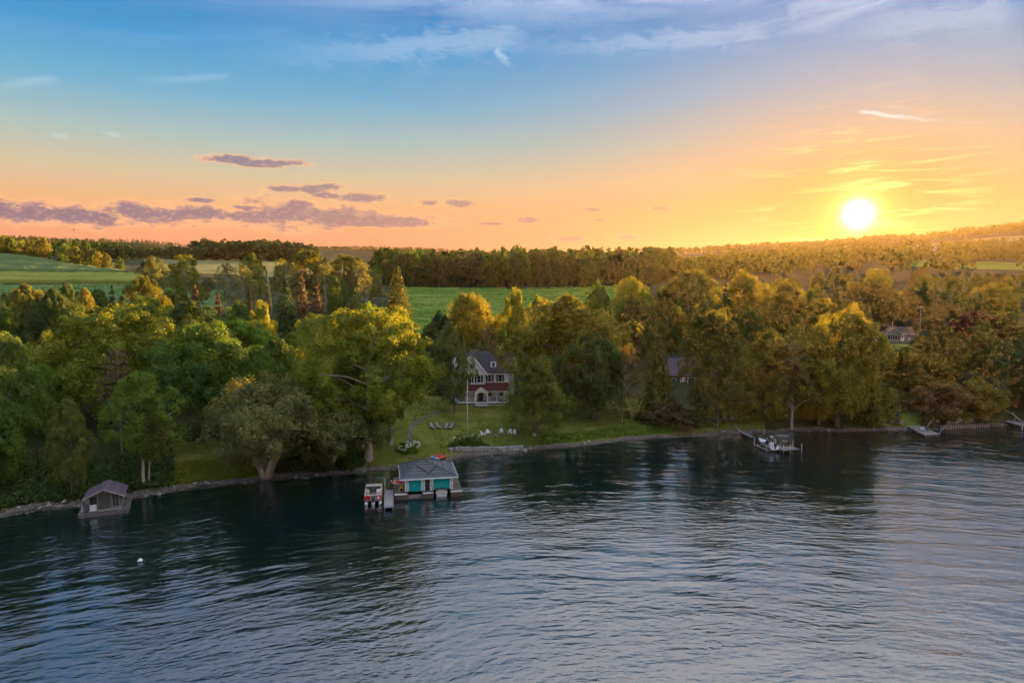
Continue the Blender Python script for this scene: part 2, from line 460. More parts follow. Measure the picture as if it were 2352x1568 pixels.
def ground_mat(name, stops, scale, detail=6, bump=0.06, bscale=6.0, rough=0.95, fine=0.35, fscale=4.0, rows=0.0):
    m, b, out = mat_new(name)
    g = b.node('ShaderNodeNewGeometry')
    n = b.noise(g.outputs['Position'], scale, detail, 0.6)
    c = b.ramp(b.smooth(n, 0.28, 0.72), stops)
    f = b.noise(g.outputs['Position'], fscale, 5, 0.7)
    c = b.mix(b.mul(b.smooth(f, 0.3, 0.75), fine), c, b.mix(1.0, c, (1.9, 1.8, 1.6), 'MULTIPLY'))
    if rows:                                  # drilled rows and wheel tracks
        rw = b.noise(b.vm('MULTIPLY', g.outputs['Position'], (.004, 1 / rows, 0)), 1.0, 3, 0.7)
        c = b.mix(b.smooth(rw, .35, .65), b.mix(1.0, c, (.66, .70, .72), 'MULTIPLY'), b.mix(1.0, c, (1.2, 1.15, 1.05), 'MULTIPLY'))
    p = b.node('ShaderNodeBsdfPrincipled'); b.link(c, p.inputs['Base Color']); p.inputs['Roughness'].default_value = rough
    p.inputs['Specular IOR Level'].default_value = 0.1
    if bump:
        bn = b.node('ShaderNodeBump'); bn.inputs['Distance'].default_value = bump; bn.inputs['Strength'].default_value = 0.8
        b.link(b.noise(g.outputs['Position'], bscale, 5, 0.65), bn.inputs['Height']); b.link(bn.outputs[0], p.inputs['Normal'])
    b.link(p.outputs[0], out.inputs[0])
    return m
M['woods_floor'] = ground_mat('woods_floor', [(0, (.030, .034, .016)), (.5, (.042, .050, .020)), (1, (.060, .064, .026))], .08)
M['lawn'] = ground_mat('lawn', [(0, (.086, .112, .022)), (.5, (.128, .146, .028)), (1, (.195, .178, .050))], .22, bump=.05, fine=.4, fscale=2.2)
M['path'] = ground_mat('path', [(0, (.13, .12, .11)), (1, (.2, .185, .17))], .9, bump=.02)
M['meadow'] = ground_mat('meadow', [(0, (.100, .185, .026)), (.5, (.130, .215, .030)), (1, (.175, .235, .040))], .018, bump=.5, bscale=.7, fine=.35, fscale=.35, rows=9)
M['soy'] = ground_mat('soy', [(0, (.085, .165, .050)), (.5, (.105, .185, .055)), (1, (.135, .20, .06))], .02, bump=.4, bscale=.7, fine=.3, fscale=.3, rows=6)
M['corn_gold'] = ground_mat('corn_gold', [(0, (.21, .25, .045)), (.5, (.26, .28, .055)), (1, (.31, .31, .07))], .03, bump=.8, bscale=.8, fine=.35, fscale=.5, rows=5)
M['corn_grey'] = ground_mat('corn_grey', [(0, (.075, .145, .050)), (.5, (.10, .165, .055)), (1, (.13, .175, .06))], .02, bump=.8, bscale=.8, fine=.35, fscale=.5, rows=7)
M['stubble'] = ground_mat('stubble', [(0, (.16, .17, .06)), (1, (.22, .21, .085))], .02, bump=.4, bscale=.5, fine=.3, fscale=.3, rows=12)
M['wet_gravel'] = ground_mat('wet_gravel', [(0, (.030, .026, .022)), (.5, (.052, .045, .038)), (1, (.085, .074, .062))], 1.6, bump=.08, bscale=4.5, fine=.4, fscale=5, rough=.45)
M['gravel'] = ground_mat('gravel', [(0, (.075, .062, .052)), (.5, (.13, .112, .098)), (1, (.20, .178, .16))], 1.6, bump=.10, bscale=4.5, fine=.5, fscale=5)

# ------------------------------------------------------------------ land
t_in = np.linspace(-.92, .92, 231)
TG = np.concatenate([np.linspace(-3.2, -1.0, 22), t_in, np.linspace(1.0, 3.2, 22)])
SG = np.concatenate([np.array([-70, -40, -20, -12, -8, -5]), np.arange(-3.0, 14, 0.55), np.arange(14, 50, 1.6), np.arange(50, 130, 4), np.geomspace(130, 9500, 120)])
TT, SS = np.meshgrid(TG, SG)
YY = np.maximum(shore_y(TT) + SS, 8.0)
XX = TT * YY
ZZ = ground_z(XX.ravel(), YY.ravel()).reshape(XX.shape)
def grid_mesh(name, mask, lift, mat):
    """the cells of the land grid where mask is true, as a sheet of its own laid above it"""
    r, c = XX.shape
    idx = np.arange(r * c).reshape(r, c)
    q = np.stack([idx[:-1, :-1], idx[:-1, 1:], idx[1:, 1:], idx[1:, :-1]], -1)[mask]
    used, inv = np.unique(q.ravel(), return_inverse=True)
    vs = np.stack([XX.ravel()[used], YY.ravel()[used], ZZ.ravel()[used] + lift], -1)
    return np_mesh(name, vs, inv.reshape(-1, 4), mat, True)
cellT = (TT[:-1, :-1] + TT[1:, 1:]) / 2; cellS = (SS[:-1, :-1] + SS[1:, 1:]) / 2; cellY = (YY[:-1, :-1] + YY[1:, 1:]) / 2
cellU = cellT * FPX + CX
ground = link('ground', grid_mesh('ground', np.ones_like(cellT, bool), 0.0, M['woods_floor'])); tag(ground, kind='structure')
wob = 1.0 * np.sin(cellU * .031) + .8 * np.sin(cellU * .083 + 1)
def patch(name, mask, lift, mat):
    o = link(name, grid_mesh(name, mask, lift, M[mat])); return tag(o, kind='structure')
inb = (cellU > -420) & (cellU < 2780)
patch('beach', inb & (cellS > -2.6) & (cellS < 2.2 + .5 * wob), .012, 'gravel')
patch('wet_shore', inb & (cellS > -2.6) & (cellS < .55 + .35 * wob), .022, 'wet_gravel')
patch('lawn', (cellU > 820) & (cellU < 1545) & (cellS > 2.2 + .5 * wob) & (cellY < 172 + wob), .02, 'lawn')
patch('grass_bank', (((cellU > 372) & (cellU < 600) & (cellS < 19 + wob)) | ((cellU > 1545) & (cellU < 1760) & (cellS < 16 + wob)) | ((cellU > 2030) & (cellU < 2130) & (cellY < 228))) & (cellS > 2.2 + .5 * wob), .02, 'lawn')
patch('meadow', (cellU > 925) & (cellU < 1440) & (cellY > 232 + 3 * wob) & (cellY < 462 + 2 * wob), .05, 'meadow')
patch('bean_field', (cellU > -420) & (cellU < 520) & (cellY > 300) & (cellY < 401), .05, 'soy')
patch('far_field', (cellU > 330) & (cellU < 720) & (cellY > 490) & (cellY < 800), .1, 'stubble')
patch('hill_field', (cellU > 1530) & (cellU < 1800) & (cellY > 780) & (cellY < 1060), .1, 'stubble')
patch('hilltop_field', (cellU > 2070) & (cellU < 2800) & (cellY > 960) & (cellY < 1130), .1, 'stubble')
patch('hillside_field', (cellU > 2080) & (cellU < 2800) & (cellY > 560) & (cellY < 690), .1, 'meadow')
def crop_block(name, u0, u1, y0, y1, h, mat, u1b=None):
    """a standing crop: a thick block with an uneven top and upright sides"""
    n, mr = 90, 34
    us = np.linspace(u0, u1, n); ys = np.linspace(y0, y1, mr)
    U, Yg = np.meshgrid(us, ys)
    if u1b is not None: U = u0 + (U - u0) * ((u1 + (u1b - u1) * (Yg - y0) / (y1 - y0)) - u0) / (u1 - u0)
    X = (U - CX) / FPX * Yg
    Z = ground_z(X.ravel(), Yg.ravel()).reshape(X.shape)
    top = Z + h + np.random.RandomState(3).uniform(-.25, .25, X.shape)
    top[0] = top[0] - .1
    V = np.concatenate([np.stack([X, Yg, top], -1).reshape(-1, 3), np.stack([X[0], Yg[0] - .15, Z[0] - .3], -1), np.stack([X[:, -1] + .1, Yg[:, -1], Z[:, -1] - .3], -1)])
    idx = np.arange(n * mr).reshape(mr, n)
    F = np.stack([idx[:-1, :-1], idx[:-1, 1:], idx[1:, 1:], idx[1:, :-1]], -1).reshape(-1, 4)
    fr = n * mr + np.arange(n); F2 = np.stack([fr[:-1], fr[1:], idx[0, 1:], idx[0, :-1]], -1)
    sd = n * mr + n + np.arange(mr); F3 = np.stack([sd[:-1], sd[1:], idx[1:, -1], idx[:-1, -1]], -1)
    o = link(name, np_mesh(name, V, np.concatenate([F, F2, F3]), M[mat]))
    return tag(o, kind='structure')
crop_block('corn_strip', -420, 332, 403, 438, 2.0, 'corn_gold')
crop_block('corn_field', -420, 300, 446, 640, 2.3, 'corn_grey', 10)

# ------------------------------------------------------------------ lake
m, b, out = mat_new('lake_water')
g = b.node('ShaderNodeNewGeometry')
pos = g.outputs['Position']
# wavelets run in long arcs round a far point, as an old wake does
dp = b.vm('SUBTRACT', pos, (22, -62, 0))
sp_ = b.node('ShaderNodeSeparateXYZ'); b.link(dp, sp_.inputs[0])
th_ = b.m('ARCTAN2', sp_.outputs[0], sp_.outputs[1])
rad_ = b.vm('LENGTH', dp, out=1)
warp = b.noise(b.vm('MULTIPLY', pos, (.03, .03, .03)), 1.0, 2, .5, color=True)
wp = b.vm('ADD', b.comb(b.mul(th_, 150.0), rad_, 0.0), b.vm('MULTIPLY', b.vm('SUBTRACT', warp, (.5, .5, .5)), (12, 9, 0)))
n1 = b.noise(b.vm('MULTIPLY', wp, (.12, .36, .2)), 1.0, 2, .5)
n2 = b.noise(b.vm('MULTIPLY', wp, (.6, 1.55, 1)), 1.0, 2, .5)
n3 = b.noise(b.vm('MULTIPLY', wp, (2.2, 5.0, 1)), 1.0, 3, .6)
gust = b.smooth(b.noise(b.vm('MULTIPLY', wp, (.012, .03, 1)), 1.0, 2, .5), .35, .65, .4, 1.2)
h = b.add(b.mul(n1, .42), b.add(b.mul(b.mul(n2, gust), .20), b.mul(b.mul(n3, gust), .026)))
bn = b.node('ShaderNodeBump'); bn.inputs['Strength'].default_value = 1.0; bn.inputs['Distance'].default_value = 0.55
b.link(h, bn.inputs['Height'])
p = b.node('ShaderNodeBsdfPrincipled')
p.inputs['Base Color'].default_value = (.001, .012, .014, 1)
p.inputs['Roughness'].default_value = 0.03; p.inputs['IOR'].default_value = 3.0
b.link(bn.outputs[0], p.inputs['Normal']); b.link(p.outputs[0], out.inputs[0])
M['water'] = m
lake = MB(); lake._add([(-6000, -6000, 0), (6000, -6000, 0), (6000, 420, 0), (-6000, 420, 0)], [(0, 1, 2, 3)])
tag(lake.build('lake', M['water']), kind='structure')

# ------------------------------------------------------------------ air
m, b, out = mat_new('evening_haze')
pv = b.node('ShaderNodeVolumePrincipled')
pv.inputs['Color'].default_value = (1.0, 0.70, 0.40, 1)
pv.inputs['Density'].default_value = 0.0000165
pv.inputs['Anisotropy'].default_value = 0.7
b.link(pv.outputs[0], out.inputs['Volume'])
hz = MB().bx(-14000, 14000, -7000, 12000, -7.0, 180.0)
tag(hz.build('haze', m), 'thin golden evening haze lying over the lake shore and hills', 'haze', kind='stuff')

# ------------------------------------------------------------------ tree shapes (height 1, crown width 1)
def quads(cent, nrm, size, rng, aspect=1.0, along=None):
    """one small leaf face per centre"""
    n = len(cent)
    nrm = nrm / np.maximum(np.linalg.norm(nrm, axis=1, keepdims=True), 1e-6)
    ref = rng.normal(size=(n, 3)) if along is None else along + rng.normal(size=(n, 3)) * .25
    e1 = np.cross(nrm, ref); e1 /= np.maximum(np.linalg.norm(e1, axis=1, keepdims=True), 1e-6)
    e2 = np.cross(nrm, e1)
    s = (size * rng.uniform(.65, 1.35, n))[:, None]
    a = e1 * s * .5; c = e2 * s * .5 * aspect
    V = np.stack([cent - a * .35 - c, cent + a - c * .15, cent + a * .3 + c, cent - a + c * .2], 1).reshape(-1, 3)
    return V
def crown_mesh(name, seed, profile, base, asp, nl, nsub, nleaf, leaf, lump=(.13, .2), hollow=.66, mat='leaf', droop=0.0, ragged=.12, aspect=1.0):
    """lumps on limbs, each broken into smaller lumps, each covered with leaf faces; asp is height over width"""
    rng = np.random.RandomState(seed)
    cents, nrms, sizes = [], [], []
    tips = []
    ph = rng.uniform(0, 6.28, 4); ax, ay = rng.uniform(-.07, .07, 2)
    for i in range(nl):
        t = ((i + rng.uniform(0, 1)) / nl) ** .85
        r = np.interp(t, *profile) * .5
        q = i * 2.39996 + rng.uniform(-.5, .5)
        rr = r * (hollow + (1 - hollow) * math.sqrt(rng.uniform(0, 1))) * (1 + rng.uniform(-ragged, ragged))
        rr *= 1 + .20 * math.sin(2 * q + ph[0] + 3 * t) + .14 * math.sin(3 * q + ph[1] - 5 * t)
        lr = lump[0] + (lump[1] - lump[0]) * rng.uniform(0, 1) ** 1.6; lr *= (.7 if rng.uniform() < .25 else 1) * (.78 + .5 * min(1, r * 2.2))
        rr = max(0, rr - lr * .55)
        zc = base + t * (1 - base) - lr / asp * .6
        zc += rng.uniform(-.03, .03)
        c = np.array([rr * math.cos(q) + ax * t, rr * math.sin(q) + ay * t, zc])
        tips.append(c)
        outw = np.array([math.cos(q) * .8, math.sin(q) * .8, .55 * asp])
        nin = nleaf // 2                     # leaves inside the lump, so that it is not see-through
        pin = rng.normal(size=(nin, 3)) * .33; cents.append(c + pin * np.array([lr, lr, lr / asp])); nrms.append(rng.normal(size=(nin, 3))); sizes.append(np.full(nin, leaf * 1.35))
        for j in range(nsub):
            d = rng.normal(size=3) + outw * .75 * (1 if j else 0); d /= np.linalg.norm(d)
            sc = c + d * np.array([lr, lr, lr / asp]) * rng.uniform(.55, .95)
            sr = lr * rng.uniform(.34, .55)
            n = int(nleaf * rng.uniform(.7, 1.3))
            dl = rng.normal(size=(n, 3)) + outw * .55 + d * .5; dl /= np.linalg.norm(dl, axis=1, keepdims=True)
            rad = sr * rng.uniform(.55, 1.12, (n, 1))
            pc = sc + dl * np.array([1, 1, 1 / asp]) * rad
            if droop: pc[:, 2] -= droop * rng.uniform(0, 1, n) ** 2 * lr
            cents.append(pc); nrms.append(dl + rng.normal(size=(n, 3)) * .55 + np.array([0, 0, .25])); sizes.append(np.full(n, leaf))
    cents = np.concatenate(cents); nrms = np.concatenate(nrms)
    V = quads(cents, nrms, np.concatenate(sizes), rng, aspect)
    # keep leaves about as tall as wide when the tree is stretched
    V = V.reshape(-1, 4, 3); mid = V.mean(1, keepdims=True); V = mid + (V - mid) * np.array([1, 1, 1 / asp]); V = V.reshape(-1, 3)
    return np_mesh(name, V, np.arange(len(V)).reshape(-1, 4), M[mat]), np.array(tips)
def trunk_mesh(name, seed, tips, base, r0, asp, top=.78, mat='bark', limbs=26, lean=.02, stems=1, spread=.2):
    rng = random.Random(seed)
    mb = MB()
    for s in range(stems):
        q = 2 * math.pi * s / max(stems, 1) + rng.uniform(0, 1)
        off = (spread if stems > 1 else lean)
        pts, rad = [], []
        for k in range(8):
            t = k / 7
            z = -.02 + t * (top + .02)
            bend = off * (t ** 1.3)
            pts.append((math.cos(q) * bend + rng.uniform(-1, 1) * .006 + (.012 * math.cos(q) if stems > 1 else 0), math.sin(q) * bend + rng.uniform(-1, 1) * .006 + (.012 * math.sin(q) if stems > 1 else 0), z))
            rad.append(r0 * (1.35 if k == 0 else 1) * (1 - t) ** .8 * (.75 if stems > 1 else 1) + r0 * .1)
        mb.tube(pts, rad, 8)
        use = [t for i, t in enumerate(tips) if i % stems == s][:]
        rng.shuffle(use)
        for tip in use[:limbs]:
            zb = max(base * .7, min(top * .93, tip[2] - rng.uniform(.08, .2)))
            f = zb / top * 7; i = min(6, int(f)); f -= i
            a = Vector(pts[i]).lerp(Vector(pts[i + 1]), f)
            b_ = Vector(tip); mid = a.lerp(b_, .5) + Vector((rng.uniform(-.02, .02), rng.uniform(-.02, .02), .02))
            rr = r0 * rng.uniform(.22, .4)
            mb.tube([a, mid, b_], [rr, rr * .65, rr * .25], 5, cap=False)
    o = mb.build(name, M[mat], smooth=True)
    me = o.data; bpy.data.objects.remove(o)
    return me
def spruce_mesh(name, seed, levels, nb, nseg, leaf, base=.06, droop=.10, full=1.0, pw=.82):
    rng = np.random.RandomState(seed)
    cents, nrms, al = [], [], []
    for k in range(levels):
        t = (k + rng.uniform(0, .9)) / levels
        z = base + t * (1 - base) * .985
        L = .5 * (1 - t) ** pw * rng.uniform(.72, 1.08) + .02
        m_ = max(4, int(nb * (1 - t * .55)))
        for j in range(m_):
            q = 2 * math.pi * (j + rng.uniform(0, .8)) / m_ + k
            Lj = L * rng.uniform(.7, 1.1)
            n = max(4, int(nseg * Lj / .5 * full) + 3)
            f = rng.uniform(.12, 1, n) ** .75
            d = np.array([math.cos(q), math.sin(q), 0]); sdv = np.array([-math.sin(q), math.cos(q), 0])
            wdt = (1 - f * .75) * Lj * .30
            pc = d * (f * Lj)[:, None] + sdv * (rng.uniform(-1, 1, n) * wdt)[:, None]
            pc[:, 2] = z - droop * Lj * (f ** 1.2) * 2 * .5 + rng.uniform(-.008, .004, n) + .05 * Lj * (f > .8)
            cents.append(pc); nrms.append(np.array([0, 0, 1.0]) + rng.normal(size=(n, 3)) * .6 + d * .35); al.append(np.tile(sdv, (n, 1)))
    cents = np.concatenate(cents); nrms = np.concatenate(nrms); al = np.concatenate(al)
    V = quads(cents, nrms, np.full(len(cents), leaf), rng, .6, al)
    return np_mesh(name, V, np.arange(len(V)).reshape(-1, 4), M['needle']), np.zeros((0, 3))
def bare_mesh(name, seed, mat='pale_bark'):
    """a dead tree: forking grey limbs without leaves"""
    rng = random.Random(seed)
    mb = MB()
    def grow(p, d, L, r, depth):
        q = p + d * L
        mid = p.lerp(q, .5) + Vector((rng.uniform(-1, 1), rng.uniform(-1, 1), 0)) * L * .06
        mb.tube([p, mid, q], [r, r * .8, r * .6], 5, cap=False)
        if depth == 0: return
        for _ in range(3 if depth > 1 else 4):
            nd = (d + Vector((rng.uniform(-1, 1), rng.uniform(-1, 1), rng.uniform(-.2, .7))) * .62).normalized()
            grow(p.lerp(q, rng.uniform(.55, 1)), nd, L * rng.uniform(.55, .8), r * .55, depth - 1)
    grow(Vector((0, 0, -.02)), Vector((0, 0, 1)), .34, .018, 4)
    o = mb.build(name, M[mat]); me = o.data; bpy.data.objects.remove(o)
    return me

ROUND = ([0, .12, .35, .6, .82, 1.0], [.55, .85, 1.0, .92, .66, .22])
OVAL = ([0, .15, .4, .7, .9, 1.0], [.45, .78, 1.0, .82, .50, .15])
SPREAD = ([0, .1, .3, .55, .8, 1.0], [.7, .95, 1.0, .95, .75, .35])
CONE = ([0, .12, .3, .6, .85, 1.0], [.75, 1.0, .92, .62, .30, .08])
TALL = ([0, .2, .45, .7, .9, 1.0], [.5, .8, 1.0, .95, .70, .30])
PROTO = {}
def proto(key, crown, trunk): PROTO.setdefault(key, []).append((crown, trunk))
def broad(key, seed, prof, base, asp, r0, mat='bark', hi=True, limbs=26, stems=1, spread=.2, top=.78, **kw):
    nl, ns, nf, lf = (54, 7, 150, .0142) if hi else (30, 5, 30, .048)
    nl = kw.pop('nl', nl); nf = kw.pop('nf', nf); lf = kw.pop('leaf', lf); ns = kw.pop('ns', ns)
    cm_, tips = crown_mesh(key + '_crown', seed, prof, base, asp, nl, ns, nf, lf, **kw)
    tm = trunk_mesh(key + '_trunk', seed, tips, base, r0, asp, top, mat, limbs if hi else 8, .02, stems, spread)
    proto(key, cm_, tm)
for i in range(4): broad('maple', 11 + i, ROUND, .22, 1.15, .026, lump=(.085, .20), ragged=.25)
for i in range(3): broad('oak', 31 + i, SPREAD, .32, 1.05, .030, lump=(.11, .19), ragged=.25)
for i in range(3): broad('ash', 41 + i, OVAL, .20, 1.5, .024, lump=(.10, .18), ragged=.25)
broad('cottonwood', 51, TALL, .29, 1.3, .030, 'pale_bark', lump=(.08, .145), ragged=.28, nl=84, nf=140, leaf=.0115, hollow=.62)
broad('slender', 61, TALL, .34, 1.7, .026, 'pale_bark', lump=(.12, .19), ragged=.3, nl=34, nf=120, hollow=.5, leaf=.0165)
broad('slender', 62, OVAL, .30, 1.6, .022, 'pale_bark', lump=(.12, .18), ragged=.3, nl=36, nf=120, hollow=.5, leaf=.0165)
broad('lawn_tree', 71, CONE, .24, 1.25, .030, lump=(.12, .20), stems=2, spread=.05)
broad('willow', 81, SPREAD, .58, .82, .032, 'pale_bark', lump=(.12, .19), stems=4, spread=.34, top=.75, ragged=.25, nl=46, ns=7, nf=150, leaf=.0105, droop=.3, aspect=2.4, hollow=.6)
broad('shrub', 91, SPREAD, .02, .8, .02, lump=(.16, .26), nl=24, ns=6, nf=110, leaf=.03, limbs=8, top=.5)
broad('shrub', 92, ROUND, .02, .9, .02, lump=(.16, .26), nl=24, ns=6, nf=110, leaf=.03, limbs=8, top=.5)
for i in range(3): broad('far_round', 111 + i, (ROUND, OVAL, TALL)[i], .12, 1.25, .024, hi=False, lump=(.14, .24), ragged=.2)
broad('twiggy', 121, OVAL, .2, 1.6, .02, 'pale_bark', lump=(.10, .17), nl=30, nf=14, hollow=.6, ragged=.3, leaf=.03)
for i in range(2):
    cm_, _ = spruce_mesh('spruce_crown', 131 + i, 40, 12, 40, .040)
    mb = MB().tube([(0, 0, -.02), (0, 0, .5), (0, 0, .96)], [.020, .012, .003], 7)
    o = mb.build('spruce_trunk', M['bark'], smooth=True); tm = o.data; bpy.data.objects.remove(o)
    proto('spruce', cm_, tm)
cm_, _ = spruce_mesh('pine_crown', 141, 20, 10, 60, .040, base=.34, droop=.03, pw=.3)
mb = MB().tube([(0, 0, -.02), (0, 0, .5), (0, 0, .96)], [.022, .015, .004], 7)
o = mb.build('pine_trunk', M['pale_bark'], smooth=True); tm = o.data; bpy.data.objects.remove(o)
proto('pine', cm_, tm)
PROTO['bare'] = [(None, bare_mesh('bare_limbs', 151))]

# leaf colours (albedo)
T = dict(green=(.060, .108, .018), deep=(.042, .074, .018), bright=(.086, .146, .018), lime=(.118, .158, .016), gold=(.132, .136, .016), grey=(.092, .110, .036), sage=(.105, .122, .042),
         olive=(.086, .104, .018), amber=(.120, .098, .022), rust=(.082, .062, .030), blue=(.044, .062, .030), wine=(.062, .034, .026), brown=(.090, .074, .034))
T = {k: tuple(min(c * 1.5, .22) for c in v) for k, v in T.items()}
treerng = random.Random(5)
N_TREES = 0
PLAN = []                                    # planted trees as ellipsoids: x, y, z centre, horizontal and vertical radius
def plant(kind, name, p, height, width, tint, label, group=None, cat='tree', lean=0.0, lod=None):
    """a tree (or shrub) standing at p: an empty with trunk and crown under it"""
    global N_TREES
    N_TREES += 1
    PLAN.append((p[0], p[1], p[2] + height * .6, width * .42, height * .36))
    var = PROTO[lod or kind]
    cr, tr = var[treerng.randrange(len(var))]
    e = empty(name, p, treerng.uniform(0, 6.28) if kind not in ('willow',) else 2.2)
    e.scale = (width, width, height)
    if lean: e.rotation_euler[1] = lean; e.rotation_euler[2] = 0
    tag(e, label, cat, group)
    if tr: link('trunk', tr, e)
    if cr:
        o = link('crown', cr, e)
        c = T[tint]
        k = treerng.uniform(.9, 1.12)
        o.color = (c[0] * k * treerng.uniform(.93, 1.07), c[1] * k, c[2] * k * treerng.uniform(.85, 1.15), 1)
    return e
OCC = []                                     # crowns already standing: x, y, radius
def tree(kind, name, u, vtop, wpx, where, tint, label, group=None, cat='tree', ub=None, lean=0.0):
    """where: ('v', row) for a foot seen on the ground, or a distance in metres"""
    if isinstance(where, tuple):
        p = on_ground(ub if ub is not None else u, where[1])
    else:
        a = at_y(ub if ub is not None else u, vtop, where); p = Vector((a.x, where, gz(a.x, where)))
    top = at_y(u, vtop, p.y)
    h = max(2.0, top.z - p.z); wd = wpx / FPX * p.y
    if abs(u - (ub if ub is not None else u)) > 1:
        lean = lean or math.atan2((top.x - p.x) * .5, h) * .5
    e = plant(kind, name, p, h, wd, tint, label, group, cat, lean)
    OCC.append((p.x, p.y, wd * .5))
    return e

# --- trees one can tell apart, front rows first (picture column, top row, width, foot)
tree('maple', 'maple_tree', 15, 775, 170, 112, 'green', 'large green maple cut by the left edge of the picture')
tree('maple', 'maple_tree', -20, 905, 150, ('v', 1140), 'green', 'low-hanging green maple at the left edge above the gravel shore')
tree('maple', 'maple_tree', 100, 838, 115, 128, 'bright', 'small fresh-green maple left of the big yellow-topped tree')
tree('oak', 'oak_tree', 235, 718, 280, 138, 'lime', 'broad tree with yellow sunlit crown above the small stone hut')
tree('pine', 'pine_tree', 268, 795, 100, 121, 'brown', 'flat-topped dark brown pine in front of the yellow-crowned tree')
tree('ash', 'ash_tree', 168, 920, 100, ('v', 1142), 'olive', 'brownish-green bushy tree just behind the stone hut roof', ub=165)
tree('slender', 'ash_tree', 322, 858, 150, ('v', 1118), 'bright', 'pale double-trunk tree right of the stone hut', ub=330)
tree('slender', 'ash_tree', 372, 930, 90, ('v', 1112), 'olive', 'thin leaning tree at the edge of the grassy bank', ub=342)
tree('oak', 'oak_tree', 488, 752, 235, ('v', 1012), 'green', 'dark green oak with bare trunk behind the grassy bank', ub=467)
tree('willow', 'willow_tree', 648, 878, 285, ('v', 1098), 'sage', 'silvery willow with splayed trunks leaning over the shore', ub=612)
tree('willow', 'willow_tree', 775, 930, 200, ('v', 1074), 'grey', 'smaller grey-green willow between silvery willow and tall cottonwood', ub=758)
tree('cottonwood', 'cottonwood_tree', 842, 712, 290, ('v', 1054), 'lime', 'huge cottonwood with thick pale trunk left of the boathouse path', ub=846)
tree('cottonwood', 'cottonwood_tree', 915, 745, 150, ('v', 1022), 'bright', 'second tall cottonwood with short pale trunk beside the lawn path', ub=897)
tree('ash', 'ash_tree', 1020, 743, 96, ('v', 948), 'grey', 'grey-green tree standing before the white house porch', ub=1044)
tree('lawn_tree', 'maple_tree', 1243, 826, 146, ('v', 1003), 'olive', 'cone-shaped lawn tree with twin trunks holding a white board', ub=1228)
tree('maple', 'maple_tree', 1308, 688, 250, 171, 'gold', 'giant maple with orange-gold crown right of the white house')
tree('maple', 'maple_tree', 1362, 775, 150, ('v', 964), 'deep', 'dark maple with pale trunk on the lawn right of white house')
tree('slender', 'ash_tree', 1404, 800, 80, ('v', 948), 'olive', 'thin tree on the lawn behind the dark maple', ub=1404)
tree('twiggy', 'ash_tree', 1462, 790, 78, ('v', 968), 'brown', 'leaning bare-stemmed tree at the lawn edge, brownish foliage', ub=1428)
tree('spruce', 'spruce_tree', 1504, 735, 100, ('v', 952), 'olive', 'dull green spruce in front of the grey-roofed cottage', ub=1512)
tree('shrub', 'shrub', 1560, 925, 110, ('v', 975), 'brown', 'tangled brown thicket below the grey-roofed cottage', cat='shrub', ub=1545)
tree('ash', 'ash_tree', 1662, 718, 160, ('v', 982), 'olive', 'bushy tree with forked trunk left of the wooden shore steps', ub=1646)
tree('ash', 'ash_tree', 1752, 758, 130, ('v', 962), 'gold', 'golden tree with double trunk behind the shore steps', ub=1751)
tree('slender', 'ash_tree', 1818, 793, 118, ('v', 987), 'sage', 'slender pale-trunked tree rising from the beach behind boat lift', ub=1818)
tree('maple', 'maple_tree', 1922, 718, 200, ('v', 978), 'gold', 'large round golden maple on the shore right of the slender tree')
tree('maple', 'maple_tree', 1880, 800, 120, ('v', 976), 'gold', 'lower golden maple tucked between slender tree and big round maple')
tree('shrub', 'shrub', 1996, 880, 110, ('v', 962), 'olive', 'rounded olive thicket left of the blue kayak', cat='shrub')
tree('maple', 'maple_tree', 2090, 800, 160, 178, 'olive', 'olive maple below the tan cottage')
tree('shrub', 'shrub', 2155, 880, 120, ('v', 955), 'brown', 'brownish thicket above the floating raft', cat='shrub')
tree('shrub', 'shrub', 2235, 880, 130, ('v', 950), 'olive', 'olive thicket above the timber sea wall', cat='shrub')
tree('twiggy', 'ash_tree', 2320, 775, 130, 172, 'deep', 'sparse dark tree with bare branches near the right edge')
tree('ash', 'ash_tree', 2378, 800, 150, 170, 'deep', 'dark green tree cut by the right edge above the far dock')
tree('maple', 'maple_tree', 2238, 720, 140, 208, 'wine', 'dark red-leaved tree right of the tan cottage')
tree('oak', 'oak_tree', 2300, 722, 150, 205, 'olive', 'olive oak behind the dark red tree')
tree('oak', 'oak_tree', 2290, 655, 90, 262, 'lime', 'yellow-green rounded tree on the slope above the dark red tree')
# second row on the left
tree('maple', 'maple_tree', 68, 662, 135, 178, 'olive', 'dark rounded tree with amber-lit top at far left below the fields')
tree('maple', 'maple_tree', 150, 655, 62, 196, 'deep', 'dark pointed tree below the bean field')
tree('ash', 'ash_tree', 196, 665, 62, 186, 'gold', 'yellowing tree between dark pointed tree and small spruce')
tree('spruce', 'spruce_tree', 256, 650, 58, 180, 'blue', 'small dark spruce against the bean field')
tree('ash', 'ash_tree', 325, 638, 110, 190, 'olive', 'golden-lit ash with twiggy stems right of the small spruce')
tree('maple', 'maple_tree', 330, 690, 150, 168, 'green', 'bushy green maple below the golden-lit ash')
tree('spruce', 'spruce_tree', 447, 652, 86, 176, 'rust', 'rusty brown spruce, taller of the pair left of centre')
tree('spruce', 'spruce_tree', 500, 670, 72, 190, 'rust', 'rusty brown spruce, shorter of the pair left of centre')
tree('spruce', 'spruce_tree', 573, 655, 36, 215, 'rust', 'thin brown spruce standing alone before grey poplars')
tree('maple', 'maple_tree', 555, 735, 190, 158, 'bright', 'fresh green maple with yellow shoulder behind the dark oak')
tree('maple', 'maple_tree', 598, 698, 78, 165, 'lime', 'small yellow-lit treetop behind the fresh green maple')
tree('spruce', 'spruce_tree', 655, 636, 110, 186, 'deep', 'wide dark green conifer left of the brown spruces')
